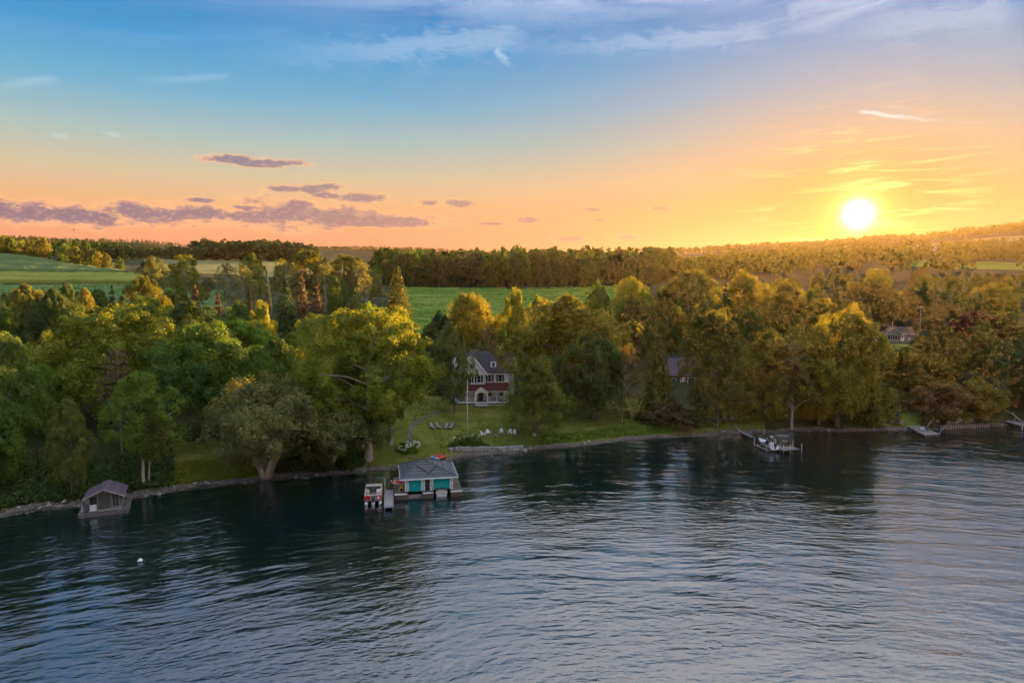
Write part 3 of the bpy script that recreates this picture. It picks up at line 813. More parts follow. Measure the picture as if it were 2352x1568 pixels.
tree('spruce', 'spruce_tree', 692, 618, 80, 196, 'brown', 'tall brown spruce, left one of the tight pair')
tree('spruce', 'spruce_tree', 726, 628, 76, 192, 'rust', 'tall brown spruce, right one of the tight pair')
tree('spruce', 'spruce_tree', 612, 622, 40, 222, 'blue', 'dark narrow spruce behind the wide conifer')
tree('ash', 'ash_tree', 768, 640, 46, 228, 'green', 'narrow green tree between brown spruces and big spruce')
tree('spruce', 'spruce_tree', 808, 690, 56, 205, 'rust', 'low brown spruce left of the big lone spruce')
tree('spruce', 'spruce_tree', 912, 608, 122, 204, 'olive', 'big lone spruce standing left of the green meadow')
tree('twiggy', 'ash_tree', 842, 625, 58, 238, 'grey', 'grey feathery poplar left of the big lone spruce')
tree('maple', 'maple_tree', 718, 726, 110, 172, 'lime', 'low yellow-topped maple behind the cottonwood')
tree('maple', 'maple_tree', 630, 780, 120, 148, 'green', 'round green maple behind the silvery willow')
tree('maple', 'maple_tree', 790, 735, 80, 170, 'grey', 'grey-green treetop between yellow-topped maple and cottonwood')
# poplars on the field edge
tree('slender', 'poplar_tree', 345, 592, 74, 292, 'grey', 'pale poplar at the field corner, left of the sunlit pair')
tree('slender', 'poplar_tree', 425, 588, 84, 285, 'lime', 'sunlit round poplar at the field corner')
tree('twiggy', 'poplar_tree', 515, 605, 72, 300, 'grey', 'grey misty poplar right of the sunlit poplar')
tree('slender', 'poplar_tree', 582, 586, 66, 310, 'lime', 'yellow-topped poplar above the thin brown spruce')
tree('twiggy', 'poplar_tree', 555, 612, 70, 280, 'sage', 'sage-coloured poplar under the yellow-topped one')
tree('ash', 'ash_tree', 700, 576, 110, 345, 'olive', 'olive treetop highest behind the brown spruces')
tree('ash', 'ash_tree', 790, 588, 100, 352, 'olive', 'wide olive crown right of the highest treetop')
tree('twiggy', 'poplar_tree', 660, 600, 60, 320, 'sage', 'pale poplar below the highest treetop')
tree('twiggy', 'poplar_tree', 745, 606, 80, 318, 'grey', 'misty grey poplar grove behind the tight pair of spruces')
tree('twiggy', 'poplar_tree', 830, 600, 70, 345, 'sage', 'hazy grey poplar left of the meadow')
# behind the white house
tree('oak', 'oak_tree', 1075, 678, 132, 200, 'gold', 'round golden-rimmed oak at the near edge of the meadow')
tree('maple', 'maple_tree', 1010, 722, 90, 196, 'deep', 'dark low tree between big spruce and golden-rimmed oak')
tree('maple', 'maple_tree', 1182, 668, 72, 196, 'lime', 'yellow-green tree standing behind the white house')
tree('maple', 'maple_tree', 1235, 685, 60, 200, 'lime', 'small lit treetop behind the giant gold maple')
tree('twiggy', 'ash_tree', 1122, 748, 78, 178, 'brown', 'feathery brown tree just behind the white house roof')
tree('maple', 'maple_tree', 1378, 655, 70, 232, 'green', 'round green tree at the near right corner of the meadow')
tree('maple', 'maple_tree', 1450, 690, 108, 205, 'grey', 'grey-green dome-shaped tree behind the bare dead tree')
tree('bare', 'dead_tree', 1398, 752, 60, 186, 'brown', 'leafless grey dead tree, left of two behind the lawn')
tree('bare', 'dead_tree', 1438, 768, 66, 182, 'brown', 'leafless grey dead tree, right of two behind the lawn')
tree('maple', 'maple_tree', 1450, 640, 90, 255, 'lime', 'yellow-green crown above the grey-green dome-shaped tree')
tree('oak', 'oak_tree', 1585, 624, 140, 275, 'olive', 'wide dark oak crown right of the meadow')
tree('maple', 'maple_tree', 1530, 690, 80, 212, 'olive', 'olive crown between dome-shaped tree and grove of conifers')
tree('spruce', 'spruce_tree', 1668, 650, 70, 226, 'deep', 'dark spruce rising above the forked shore tree')
tree('maple', 'maple_tree', 1715, 632, 130, 236, 'gold', 'tall golden tree right of the dark spruce')
tree('maple', 'maple_tree', 1628, 690, 100, 205, 'olive', 'olive treetop behind the grey-roofed cottage')
tree('ash', 'ash_tree', 1655, 735, 40, 196, 'lime', 'little yellow treetop above the forked shore tree')
tree('maple', 'maple_tree', 1800, 650, 110, 240, 'olive', 'brown-gold tree on the slope left of the sun path')
tree('maple', 'maple_tree', 1885, 690, 120, 212, 'gold', 'gold tree behind the round shore maple')
tree('maple', 'maple_tree', 2010, 640, 120, 262, 'olive', 'wide olive tree above the tan cottage roof')
tree('maple', 'maple_tree', 2105, 660, 110, 268, 'deep', 'dark tree behind the utility pole')
tree('maple', 'maple_tree', 2180, 700, 100, 235, 'olive', 'olive tree right of the utility pole')
tree('ash', 'ash_tree', 2150, 770, 110, 196, 'olive', 'olive tree in front of the tan cottage end')

# --- woods filled in between them
LAND = [('the stone hut', 235, 1120), ('the silvery willow', 640, 960), ('the huge cottonwood', 840, 850), ('the white house', 1115, 840), ('the dark oak', 488, 850), ('the yellow-topped oak', 235, 780), ('the big lone spruce', 912, 680),
        ('the rusty spruce pair', 470, 700), ('the small dark spruce', 256, 680), ('the sunlit poplar', 425, 620), ('the dead grey trees', 1415, 790), ('the grey cottage', 1570, 860), ('the slender beach tree', 1818, 850),
        ('the round shore maple', 1935, 800), ('the tan cottage', 2064, 765), ('the dark red tree', 2238, 770), ('the utility pole', 2113, 720), ('the raft', 2120, 960), ('the barn', 2086, 580), ('the giant gold maple', 1300, 750),
        ('the golden-rimmed oak', 1075, 720), ('the tight pair of spruces', 710, 670), ('the shore steps', 1690, 960), ('the amber-topped tree', 68, 700), ('the corn field', 140, 605), ('the meadow', 1140, 690), ('the radio mast', 171, 535),
        ('the dark spruce', 1668, 690), ('the wide dark oak crown', 1585, 660), ('the sun', 1962, 520), ('the timber quay', 2235, 975), ('the hillside field', 2280, 600), ('the hill field', 1660, 600), ('the far pale field', 440, 600)]
ADJ = dict(green='green', deep='dark green', bright='fresh green', lime='yellow-green', gold='golden', grey='grey-green', sage='sage-coloured', olive='olive', amber='amber', rust='rusty', blue='blue-green', wine='dark red', brown='brownish')
KINDW = dict(maple='maple', oak='oak', ash='ash', spruce='spruce', twiggy='feathery poplar', slender='poplar', far_round='wood tree', shrub='thicket')
NAMES = dict(maple='maple_tree', oak='oak_tree', ash='ash_tree', spruce='spruce_tree', twiggy='poplar_tree', slender='poplar_tree', far_round='wood_tree', shrub='shrub')
USED = {}
def to_px(x, y, z):
    dy, dz = y, z - CAM_H
    f = dy * math.cos(PITCH) - dz * math.sin(PITCH); up = dy * math.sin(PITCH) + dz * math.cos(PITCH)
    return CX + FPX * x / f, CY - FPX * up / f
def place_label(kind, tint, h, x, y, z):
    u, v = to_px(x, y, z + h * .75)
    nm, lu, lv = min(LAND, key=lambda q: (q[1] - u) ** 2 + (1.3 * (q[2] - v)) ** 2)
    du, dv = u - lu, v - lv
    far = 'well ' if math.hypot(du, dv) > 95 else 'just '
    if far == 'well ': far = ''
    if abs(du) > abs(dv) * 1.2: rel = far + ('right of ' if du > 0 else 'left of ')
    elif dv < 0: rel = far + ('above ' if abs(du) < 25 else ('up and right of ' if du > 0 else 'up and left of '))
    else: rel = far + ('below ' if abs(du) < 25 else ('down and right of ' if du > 0 else 'down and left of '))
    px = h / y * FPX
    size = 'large ' if px > 170 else ('mid-sized ' if px > 110 else ('small ' if px > 75 else 'tiny '))
    lab = size + ADJ[tint] + ' ' + KINDW[kind] + ' ' + rel + nm
    n_ = USED.get(lab, 0); USED[lab] = n_ + 1
    if n_: lab += (', second of them', ', third of them', ', fourth of them', ', fifth of them')[min(n_ - 1, 3)]
    return lab if len(lab.replace('-', ' ').split()) <= 16 else lab.replace('mid-sized ', '').replace(' of them', '')
def seen(x, y, z, rh, rv):
    """share of a crown's camera side that no other crown covers"""
    E = np.array([q for q in PLAN + WAIT if abs(q[0] - x) > .01 or abs(q[1] - y) > .01])
    E = E[E[:, 1] < y]
    hit = 0
    cs = [(a_, b_) for a_ in (-.7, -.35, 0, .35, .7) for b_ in (-.5, -.1, .3, .65, .92)]
    for a_, b_ in cs:
        P = np.array([x + a_ * rh * math.sqrt(max(0, 1 - b_ * b_)), y - rh * .4, z + b_ * rv]); O = np.array([0, 0, CAM_H]); Dv = P - O
        o_ = (O - E[:, :3]) / np.stack([E[:, 3], E[:, 3], E[:, 4]], -1); d_ = Dv / np.stack([E[:, 3], E[:, 3], E[:, 4]], -1)
        A_ = (d_ * d_).sum(1); B2 = (o_ * d_).sum(1); C2 = (o_ * o_).sum(1) - 1
        disc_ = B2 * B2 - A_ * C2
        t_ = (-B2 - np.sqrt(np.maximum(disc_, 0))) / A_
        if not ((disc_ > 0) & (t_ > 0) & (t_ < 1)).any(): hit += 1
    return hit / len(cs)
WAIT, SPECS = [], []
class Fill:
    def __init__(self, seed): self.r = random.Random(seed)
    def go(self, u0, u1, y0, y1, n, space, kinds, tints, hs, vlim, group, keep=None, lod=None, ratio=(.5, .75)):
        made = tries = 0
        while made < n and tries < n * 40:
            tries += 1
            Y = y0 + (y1 - y0) * self.r.random() ** .9
            u = self.r.uniform(u0, u1)
            x = (u - CX) / FPX * Y
            s = Y - float(shore_y(x / Y))
            if keep and not keep(u, Y, s): continue
            if any((x - a) ** 2 + (Y - b_) ** 2 < (space + .25 * r_) ** 2 for a, b_, r_ in OCC): continue
            z = gz(x, Y)
            h = self.r.uniform(*hs)
            lim = np.interp(u, [p[0] for p in vlim], [p[1] for p in vlim]) + self.r.uniform(0, 22)
            h = min(h, at_y(u, lim, Y).z - z)
            if h < 5: continue
            kind = self.r.choice(kinds)
            wd = h * (.34 if kind == 'spruce' else self.r.uniform(*ratio))
            WAIT.append((x, Y, z + h * .6, wd * .42, h * .36)); SPECS.append((kind, (x, Y, z), h, wd, self.r.choice(tints), group, lod))
            OCC.append((x, Y, wd * .4)); made += 1
SKYLINE = [(-100, 690), (0, 700), (60, 672), (150, 668), (250, 660), (330, 650), (400, 665), (500, 690), (600, 700), (680, 660), (760, 672), (850, 690), (930, 735), (1000, 760), (1100, 735), (1180, 728), (1300, 722), (1340, 700),
           (1380, 672), (1450, 660), (1560, 645), (1660, 655), (1740, 640), (1850, 625), (1950, 615), (2100, 612), (2200, 620), (2352, 625), (2500, 630)]
F = Fill(77)
F.go(-80, 930, 112, 300, 92, 8.5, ['maple', 'maple', 'ash', 'oak', 'spruce'], ['green', 'deep', 'olive', 'bright', 'green', 'olive'], (13, 24), SKYLINE, 'trees of the left wood',
     keep=lambda u, Y, s: s > 20 and not (365 < u < 640 and s < 34) and not (u > 790 and s < 42))
F.go(930, 1345, 178, 250, 16, 8.5, ['maple', 'ash', 'oak'], ['green', 'olive', 'deep'], (10, 20), SKYLINE, 'trees behind the white house',
     keep=lambda u, Y, s: not (1040 < u < 1210 and Y < 188))
F.go(1345, 2450, 178, 560, 135, 10, ['maple', 'maple', 'ash', 'oak', 'spruce', 'twiggy'], ['olive', 'deep', 'lime', 'bright', 'green', 'green'], (10, 17), SKYLINE, 'trees of the hillside wood',
     keep=lambda u, Y, s: not (1500 < u < 1640 and Y < 202) and not (1990 < u < 2140 and Y < 245) and not (1620 < u < 1720 and s < 26))
F.go(1620, 2420, 168, 190, 14, 6.5, ['shrub', 'ash', 'maple'], ['olive', 'brown', 'gold'], (6, 12), [(1600, 840), (2450, 840)], 'low trees on the bank above the docks', keep=lambda u, Y, s: s > 12 and not (1640 < u < 1730) and not (1990 < u < 2140), ratio=(.7, .95))
F.go(862, 1520, 462, 505, 52, 7.0, ['far_round'], ['deep', 'deep', 'blue', 'green'], (15, 30), [(860, 592), (940, 574), (1060, 568), (1176, 562), (1300, 564), (1430, 566), (1520, 598)], 'trees of the wood behind the meadow', ratio=(.45, .65))
F.go(-100, 300, 470, 720, 40, 7.0, ['far_round'], ['deep', 'olive', 'green', 'gold'], (18, 26), [(-100, 535), (0, 532), (100, 545), (200, 552), (270, 575), (300, 590)], 'hedgerow trees above the corn field', keep=lambda u, Y, s: 8 < Y - (446 + (300 - u) * .69) < 45, ratio=(.5, .75))
F.go(300, 880, 320, 470, 28, 11, ['maple', 'ash', 'twiggy', 'shrub'], ['olive', 'grey', 'green', 'sage'], (9, 17), [(300, 612), (470, 625), (560, 630), (640, 590), (700, 585), (860, 600)], 'scrub trees between the fields', keep=lambda u, Y, s: not (u < 460 and Y < 420), ratio=(.55, .85))
for q, (kind, p, h, wd, tint, group, lod) in zip(list(WAIT), SPECS):
    if seen(*q) < .10: continue               # wholly behind other crowns: the photograph shows nothing of it
    plant(kind, NAMES[kind], p, h, wd, tint, place_label(kind, tint, h, *p), group, lod=lod)

# --- far woods that read as one mass
def forest(name, spots, label, tints, mat='needle', per=70, seed=9):
    rng = np.random.RandomState(seed)
    Vs = []
    for (x, y, z, h, wd) in spots:
        nl = 9
        for k in range(nl):
            t = rng.uniform(.15, 1); q = rng.uniform(0, 6.28); rr = wd * .38 * math.sqrt(1 - t * .75) * rng.uniform(.2, 1)
            lc = np.array([x + rr * math.cos(q), y + rr * math.sin(q), z + h * (.02 + t * .82)])
            n = per // nl
            d = rng.normal(size=(n, 3)) + np.array([0, -.3, .5]); d /= np.linalg.norm(d, axis=1, keepdims=True)
            Vs.append(quads(lc + d * wd * .2 * rng.uniform(.6, 1.1, (n, 1)), d + rng.normal(size=(n, 3)) * .4, np.full(n, wd * .17), rng))
    V = np.concatenate(Vs)
    o = link(name, np_mesh(name, V, np.arange(len(V)).reshape(-1, 4), M['far_leaf']))
    o.color = tuple(T[tints]) + (1,)
    return tag(o, label, 'forest', kind='stuff')
fr = random.Random(12)
def spots(u0, u1, y0, y1, n, hs, ok=None):
    out_ = []
    while len(out_) < n:
        Y = fr.uniform(y0, y1); u = fr.uniform(u0, u1); x = (u - CX) / FPX * Y
        if ok and not ok(u, Y): continue
        h = fr.uniform(*hs); out_.append((x, Y, gz(x, Y), h, h * fr.uniform(.8, 1.25)))
    return out_
forest('forest', spots(862, 1540, 500, 640, 170, (18, 26)), 'depth of the dark wood behind the meadow', 'deep', per=90)
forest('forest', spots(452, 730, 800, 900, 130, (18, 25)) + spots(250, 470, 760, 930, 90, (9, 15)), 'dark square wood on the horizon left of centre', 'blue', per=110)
forest('forest', spots(-150, 420, 700, 1150, 200, (12, 20), lambda u, Y: u < 300 or Y > 950), 'wood behind the hedgerow under the radio mast', 'deep', per=80)
forest('forest', spots(1480, 2500, 1180, 1380, 620, (7, 14), lambda u, Y: Y > 1150 + (u - 1480) * .02) + spots(1780, 2130, 700, 1180, 260, (9, 15)), 'treeline along the hill crest under the sun', 'deep', per=80)
forest('forest', spots(1340, 1830, 470, 800, 260, (9, 15), lambda u, Y: not (u < 1560 and Y < 560) and not (1530 < u < 1800 and Y > 770)) + spots(1340, 2480, 520, 720, 240, (11, 17), lambda u, Y: not (u > 2100 and 560 < Y < 690) and not (u < 1560 and Y < 560)) + spots(2150, 2500, 720, 940, 170, (10, 16)), 'wooded slope on the hill below the crest', 'olive', per=70)
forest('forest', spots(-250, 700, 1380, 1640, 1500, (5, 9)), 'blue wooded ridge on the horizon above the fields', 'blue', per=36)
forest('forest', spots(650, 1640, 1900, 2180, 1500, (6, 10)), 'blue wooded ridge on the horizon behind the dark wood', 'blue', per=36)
# undergrowth on the bank
def undergrowth(name, u0, u1, s0, s1, n, hs, tint, label, size=.36, seed=4):
    rng = np.random.RandomState(seed)
    us = rng.uniform(u0, u1, n); ss = rng.uniform(s0, s1, n); t = (us - CX) / FPX
    y = shore_y(t) + ss; x = t * y; z = ground_z(x, y)
    hh = rng.uniform(*hs, n) * (.4 + .6 * (np.sin(us * .05) * .5 + .5))
    Vs = []
    for k in range(5):
        c = np.stack([x + rng.normal(size=n) * .3, y + rng.normal(size=n) * .3, z + hh * rng.uniform(.1, 1, n)], -1)
        Vs.append(quads(c, rng.normal(size=(n, 3)) + np.array([0, -.4, .8]), np.full(n, size), rng))
    V = np.concatenate(Vs)
    o = link(name, np_mesh(name, V, np.arange(len(V)).reshape(-1, 4), M['leaf'])); o.color = tuple(T[tint]) + (1,)
    return tag(o, label, 'undergrowth', kind='stuff')
undergrowth('undergrowth', -60, 380, 2.6, 14, 8000, (.6, 2.2), 'deep', 'dark weeds and brush along the bank beside the stone hut')
undergrowth('undergrowth', 372, 600, 2.6, 9, 5200, (.2, .7), 'lime', 'tall yellow-green grass on the bank left of the silvery willow', .24)
undergrowth('undergrowth', 660, 830, 3.0, 9, 1500, (.3, 1.0), 'deep', 'brush under the willows')
undergrowth('undergrowth', 1240, 1560, 3.3, 6.5, 2400, (.2, .6), 'bright', 'low green ground cover along the gravel beach below the lawn', .34)
undergrowth('undergrowth', 1545, 1665, 4, 14, 1500, (.4, 1.4), 'olive', 'brush on the bank left of the shore steps', .4)
undergrowth('undergrowth', 1690, 1990, 4, 16, 2600, (.5, 2.0), 'olive', 'brush on the bank above the docks')
undergrowth('undergrowth', 1990, 2450, 9, 18, 2600, (.5, 1.8), 'brown', 'brush behind the stone walls of the quay')
# tufts, fallen leaves and weeds in the grass
def tufts(label, u0, u1, test, n, hs, size, tint, seed, ymin=0, ymax=0):
    rng = np.random.RandomState(seed)
    us = rng.uniform(u0, u1, n); t = (us - CX) / FPX
    y = rng.uniform(ymin, ymax, n) if ymax else shore_y(t) + rng.uniform(3, 40, n)
    ok = test(us, y, y - shore_y(t)) & (np.sin(us * .09 + y * .31) + np.sin(us * .023 - y * .17) + rng.uniform(-1, 1, n) > 0)
    us, y, t = us[ok], y[ok], t[ok]; x = t * y; z = ground_z(x, y); k = len(x)
    Vs = []
    for _ in range(2):
        c = np.stack([x + rng.normal(size=k) * size * .4, y + rng.normal(size=k) * size * .4, z + .03 + rng.uniform(*hs, k)], -1)
        Vs.append(quads(c, rng.normal(size=(k, 3)) * .6 + np.array([0, -.3, 1]), np.full(k, size), rng))
    V = np.concatenate(Vs)
    o = link('grass', np_mesh('grass', V, np.arange(len(V)).reshape(-1, 4), M['far_leaf'])); o.color = tuple(T[tint]) + (1,)
    return tag(o, label, 'grass', kind='stuff')
tufts('rough tufts in the lawn before the white house', 830, 1545, lambda u, y, s: (s > 3) & (y < 171), 15000, (.0, .10), .20, 'olive', 31)
tufts('brown fallen leaves and bare spots on the lawn', 830, 1545, lambda u, y, s: (s > 3) & (y < 171), 4200, (.0, .03), .16, 'brown', 32)
tufts('weeds standing in the meadow', 930, 1420, lambda u, y, s: y > 0, 9000, (.0, .5), .55, 'bright', 33, 245, 458)
tufts('darker weed clumps in the meadow', 930, 1420, lambda u, y, s: y > 0, 1300, (.0, .6), .6, 'green', 34, 245, 462)
tufts('weeds along the rows of the bean field', -100, 420, lambda u, y, s: y > 0, 3500, (.0, .4), .6, 'green', 35, 305, 401)
print('TREES', N_TREES)

# ------------------------------------------------------------------ built things
M['white'] = simple('white_paint', (.85, .85, .85), .5, .05, 2)
M['siding'] = lined('white_clapboard', (.82, .82, .83), 'Z', .16, .02, .6, .09, .6)
M['cream'] = simple('cream_trim', (.70, .66, .56), .6, .06, 2)
M['slate'] = lined('dark_shingle', (.085, .075, .085), 'Z', .17, .02, .9, .22, .55)
M['redroof'] = lined('dark_red_roof', (.135, .034, .034), 'Z', .16, .02, .85, .2, .6)
M['shutter'] = simple('black_shutter', (.022, .024, .024), .6, .15, 4)
M['brick'] = simple('red_brick', (.20, .085, .06), .9, .25, 9, bump=.02, bscale=14)
M['wood_dark'] = lined('weathered_boards', (.15, .125, .11), 'X', .16, .012, .85, .25, .5)
M['wood_grey'] = lined('grey_deck_boards', (.30, .285, .30), 'Y', .16, .012, .8, .18, .5)
M['wood_worn'] = lined('worn_deck_boards', (.20, .185, .18), 'Y', .16, .012, .85, .3, .45)
M['timber'] = simple('wet_timber', (.13, .095, .075), .85, .3, 4, bump=.02, bscale=9)
M['grey_wood'] = simple('silver_wood', (.34, .31, .29), .85, .22, 5)
M['concrete'] = simple('concrete', (.27, .245, .235), .9, .22, 1.6, bump=.02, bscale=9)
M['old_concrete'] = simple('old_concrete', (.14, .12, .12), .9, .3, 1.6, bump=.02, bscale=9)
M['stone'] = simple('field_stone', (.30, .28, .26), .9, .35, 2.4, bump=.03, bscale=5)
M['beach_stone'] = simple('beach_stone', (.21, .185, .165), .9, .45, .7, bump=.03, bscale=6)
M['pale_stone'] = simple('pale_stone', (.42, .39, .36), .9, .3, 3, bump=.03, bscale=6)
M['teal'] = lined('teal_door', (.0, .40, .38), 'Z', .42, .012, .45, .05, .78)
M['green_door'] = simple('dark_green_door', (.012, .045, .030), .5, .1, 3)
M['shingle_blue'] = lined('blue_grey_shingle', (.115, .125, .140), 'Z', .075, .012, .85, .42, .5)
M['strip_brown'] = simple('dark_brown_strip', (.060, .036, .038), .85, .2, 6)
M['purple_roof'] = lined('mauve_shingle', (.125, .102, .128), 'Z', .09, .012, .9, .2, .6)
M['stucco'] = simple('grey_stucco', (.19, .205, .185), .9, .25, 2.5, bump=.02, bscale=12)
M['door_grey'] = lined('grey_plank_door', (.11, .105, .09), 'X', .2, .012, .8, .15, .6)
m, b, out = mat_new('window_glass')
p = b.node('ShaderNodeBsdfPrincipled'); p.inputs['Base Color'].default_value = (.012, .014, .018, 1); p.inputs['Roughness'].default_value = .05
b.link(p.outputs[0], out.inputs[0]); M['glass'] = m
M['metal'] = simple('brushed_aluminium', (.62, .62, .64), .35, .08, 4, metal=.9)
M['pole_metal'] = simple('painted_pole', (.62, .58, .54), .5, .08, 4)
M['dark_metal'] = simple('black_metal', (.03, .03, .033), .5, .1, 4)
M['red_gel'] = simple('red_gelcoat', (.56, .020, .018), .3, .06, 3, spec=.5)
M['orange_gel'] = simple('orange_plastic', (.80, .090, .022), .38, .06, 3, spec=.5)
M['blue_gel'] = simple('pale_blue_plastic', (.34, .46, .72), .38, .06, 3, spec=.5)
M['yellow_gel'] = simple('yellow_plastic', (.62, .38, .05), .4, .1, 3)
M['white_gel'] = simple('white_gelcoat', (.74, .75, .78), .3, .05, 3, spec=.5)
M['navy'] = simple('navy_stripe', (.03, .045, .13), .35, .08, 3)
M['beige'] = simple('beige_vinyl', (.50, .43, .34), .6, .10, 4)
M['tan_cover'] = simple('tan_canvas', (.42, .38, .31), .8, .15, 3)
M['floor_mat'] = simple('grey_carpet', (.15, .145, .14), .95, .2, 6)
M['sling'] = simple('grey_sling', (.26, .245, .24), .8, .12, 6)
M['tan_siding'] = lined('tan_clapboard', (.42, .33, .25), 'Z', .16, .02, .7, .06, .75)
M['brown_roof'] = lined('brown_shingle', (.135, .085, .07), 'Z', .17, .02, .9, .2, .6)
M['kayak_blue'] = simple('deep_blue_plastic', (.05, .08, .42), .4, .08, 3)
M['petal'] = simple('white_petal', (.66, .66, .56), .7, .1, 3)

def window(parent, x, y, z, wd, ht, mat='white', cols=1, rows=2, th=.08, shutters=None, name='window', fr=.09):
    """a window on a wall facing -y: frame, panes and bars; x, z give its centre"""
    f = MB()
    f.bx(x - wd / 2 - fr, x - wd / 2, y - th, y + .02, z - ht / 2 - fr, z + ht / 2 + fr)
    f.bx(x + wd / 2, x + wd / 2 + fr, y - th, y + .02, z - ht / 2 - fr, z + ht / 2 + fr)
    f.bx(x - wd / 2, x + wd / 2, y - th, y + .02, z + ht / 2, z + ht / 2 + fr)
    f.bx(x - wd / 2, x + wd / 2, y - th - .04, y + .02, z - ht / 2 - fr, z - ht / 2)
    o = f.build(name, M[mat], parent)
    for i in range(cols):
        for j in range(rows):
            a0 = x - wd / 2 + wd * i / cols + .02; a1 = x - wd / 2 + wd * (i + 1) / cols - .02
            b0 = z - ht / 2 + ht * j / rows + .02; b1 = z - ht / 2 + ht * (j + 1) / rows - .02
            MB().bx(a0, a1, y - .03, y - .01, b0, b1).build('pane', M['glass'], o)
    bars = MB()
    for i in range(1, cols): bars.bx(x - wd / 2 + wd * i / cols - .02, x - wd / 2 + wd * i / cols + .02, y - .045, y - .005, z - ht / 2, z + ht / 2)
    for j in range(1, rows): bars.bx(x - wd / 2, x + wd / 2, y - .05, y - .006, z - ht / 2 + ht * j / rows - .025, z - ht / 2 + ht * j / rows + .025)
    if bars.v: bars.build('glazing_bar', M[mat], o)
    if shutters:
        for sgn in (-1, 1):
            cx = x + sgn * (wd / 2 + fr + .24)
            MB().bx(cx - .21, cx + .21, y - .06, y + .01, z - ht / 2 - .04, z + ht / 2 + .04).build('shutter', M[shutters], parent)
    return o

# --- white house
base = on_ground(1106, 930)
hs = empty('white_house', (base.x, base.y, base.z), R(2))
tag(hs, 'white three-storey house with dark roof and dark red porch roof above the lawn', 'house')
MB().bx(-6.6, 6.6, 2.4, 12.5, -2.5, 7.45).build('wall', M['siding'], hs)
MB().bx(-6.0, .9, 1.75, 2.4, -2.0, 7.4).build('bay_wall', M['siding'], hs)
# main hip roof and front gable
rf = MB()
E0, RG = 7.5, 12.4
A, B_, Cc, D_ = (-7.0, 1.9, E0), (7.0, 1.9, E0), (7.0, 13, E0), (-7.0, 13, E0)
P1, P2 = (-3.0, 7.2, RG), (1.2, 7.2, RG)
rf.face([A, B_, P2, P1], .18).face([B_, Cc, P2], .18).face([Cc, D_, P1, P2], .18).face([D_, A, P1], .18)
roof = rf.build('roof', M['slate'], hs)
gable = MB(); gable._add([(-6.4, 1.5, E0), (1.3, 1.5, E0), (-2.55, 1.5, 11.85), (-6.4, 6.5, E0), (1.3, 6.5, E0), (-2.55, 6.5, 11.85)], [(0, 1, 2), (3, 5, 4), (0, 3, 4, 1)])
gable.build('gable_wall', M['white'], hs)
MB().face([(1.62, 1.25, E0 - .25), (1.62, 9.0, E0 - .25), (-2.55, 9.0, 12.2), (-2.55, 1.25, 12.2)], .16).build('gable_roof', M['slate'], roof)
MB().face([(-2.55, 1.25, 12.2), (-2.55, 9.0, 12.2), (-6.72, 9.0, E0 - .25), (-6.72, 1.25, E0 - .25)], .16).build('gable_roof', M['slate'], roof)
MB().bar((-2.5, 1.22, 12.02), (1.55, 1.22, E0 - .4), .2).bar((-2.6, 1.22, 12.02), (-6.65, 1.22, E0 - .4), .2).build('rake_board', M['white'], hs)
MB().bx(-6.4, 1.35, 1.42, 1.72, 7.22, 7.48).bx(1.36, 6.9, 2.0, 2.38, 7.2, 7.46).build('cornice', M['white'], hs)
# rear roof part and chimney
MB().face([(1.0, 9.5, 7.6), (8.6, 9.5, 7.6), (8.6, 13.5, 11.3), (1.0, 13.5, 11.3)], .2).build('rear_roof', M['brown_roof'], roof)
MB().bx(1.4, 8.2, 9.9, 14, 0, 7.6).build('rear_wall', M['siding'], hs)
MB().bx(-7.5, -3.6, 9.2, 13.6, 0, 10.8).build('rear_wall', M['siding'], hs)
MB().face([(-7.8, 9.0, 10.8), (-3.3, 9.0, 10.8), (-5.5, 11.2, 13.0)], .15).face([(-3.3, 9.0, 10.8), (-3.3, 13.8, 10.8), (-5.5, 11.2, 13.0)], .15).face([(-7.8, 13.8, 10.8), (-7.8, 9.0, 10.8), (-5.5, 11.2, 13.0)], .15).build('rear_roof', M['slate'], roof)
ch = MB().bx(4.55, 5.45, 8.4, 9.3, 7, 13.0).build('chimney', M['brick'], roof)
MB().bx(4.45, 5.55, 8.3, 9.4, 13.0, 13.18).build('chimney_cap', M['pale_stone'], roof)
# dormer
d = MB().bx(2.15, 3.65, 3.35, 6.2, 8.4, 10.35).build('dormer', M['white'], hs)
MB().face([(1.95, 3.15, 10.35), (3.85, 3.15, 10.35), (2.9, 4.6, 11.6)], .1).face([(3.85, 3.15, 10.35), (3.85, 6.8, 10.35), (2.9, 6.0, 11.6), (2.9, 4.6, 11.6)], .1).face([(1.95, 6.8, 10.35), (1.95, 3.15, 10.35), (2.9, 4.6, 11.6), (2.9, 6.0, 11.6)], .1).build('dormer_roof', M['slate'], d)
window(d, 2.9, 3.35, 9.4, .62, 1.05, 'white')
# windows
window(hs, -.65, 1.75, 6.1, .85, 1.6, 'white', shutters='shutter')
window(hs, -2.9, 1.75, 6.1, .85, 1.6, 'white', shutters='shutter')
window(hs, -4.95, 1.75, 6.1, .85, 1.6, 'white', shutters='shutter')
window(hs, 2.0, 2.4, 6.25, .85, 1.6, 'cream', shutters='shutter')
window(hs, 4.55, 2.4, 6.25, .85, 1.6, 'cream', shutters='shutter')
window(hs, -2.45, 1.5, 9.2, .6, 1.0, 'white')
window(hs, 1.95, 2.4, 2.55, .95, 1.5, 'white')
window(hs, 4.9, 2.4, 2.55, .95, 1.5, 'white')
window(hs, -3.6, 1.75, 2.55, .95, 1.5, 'white')
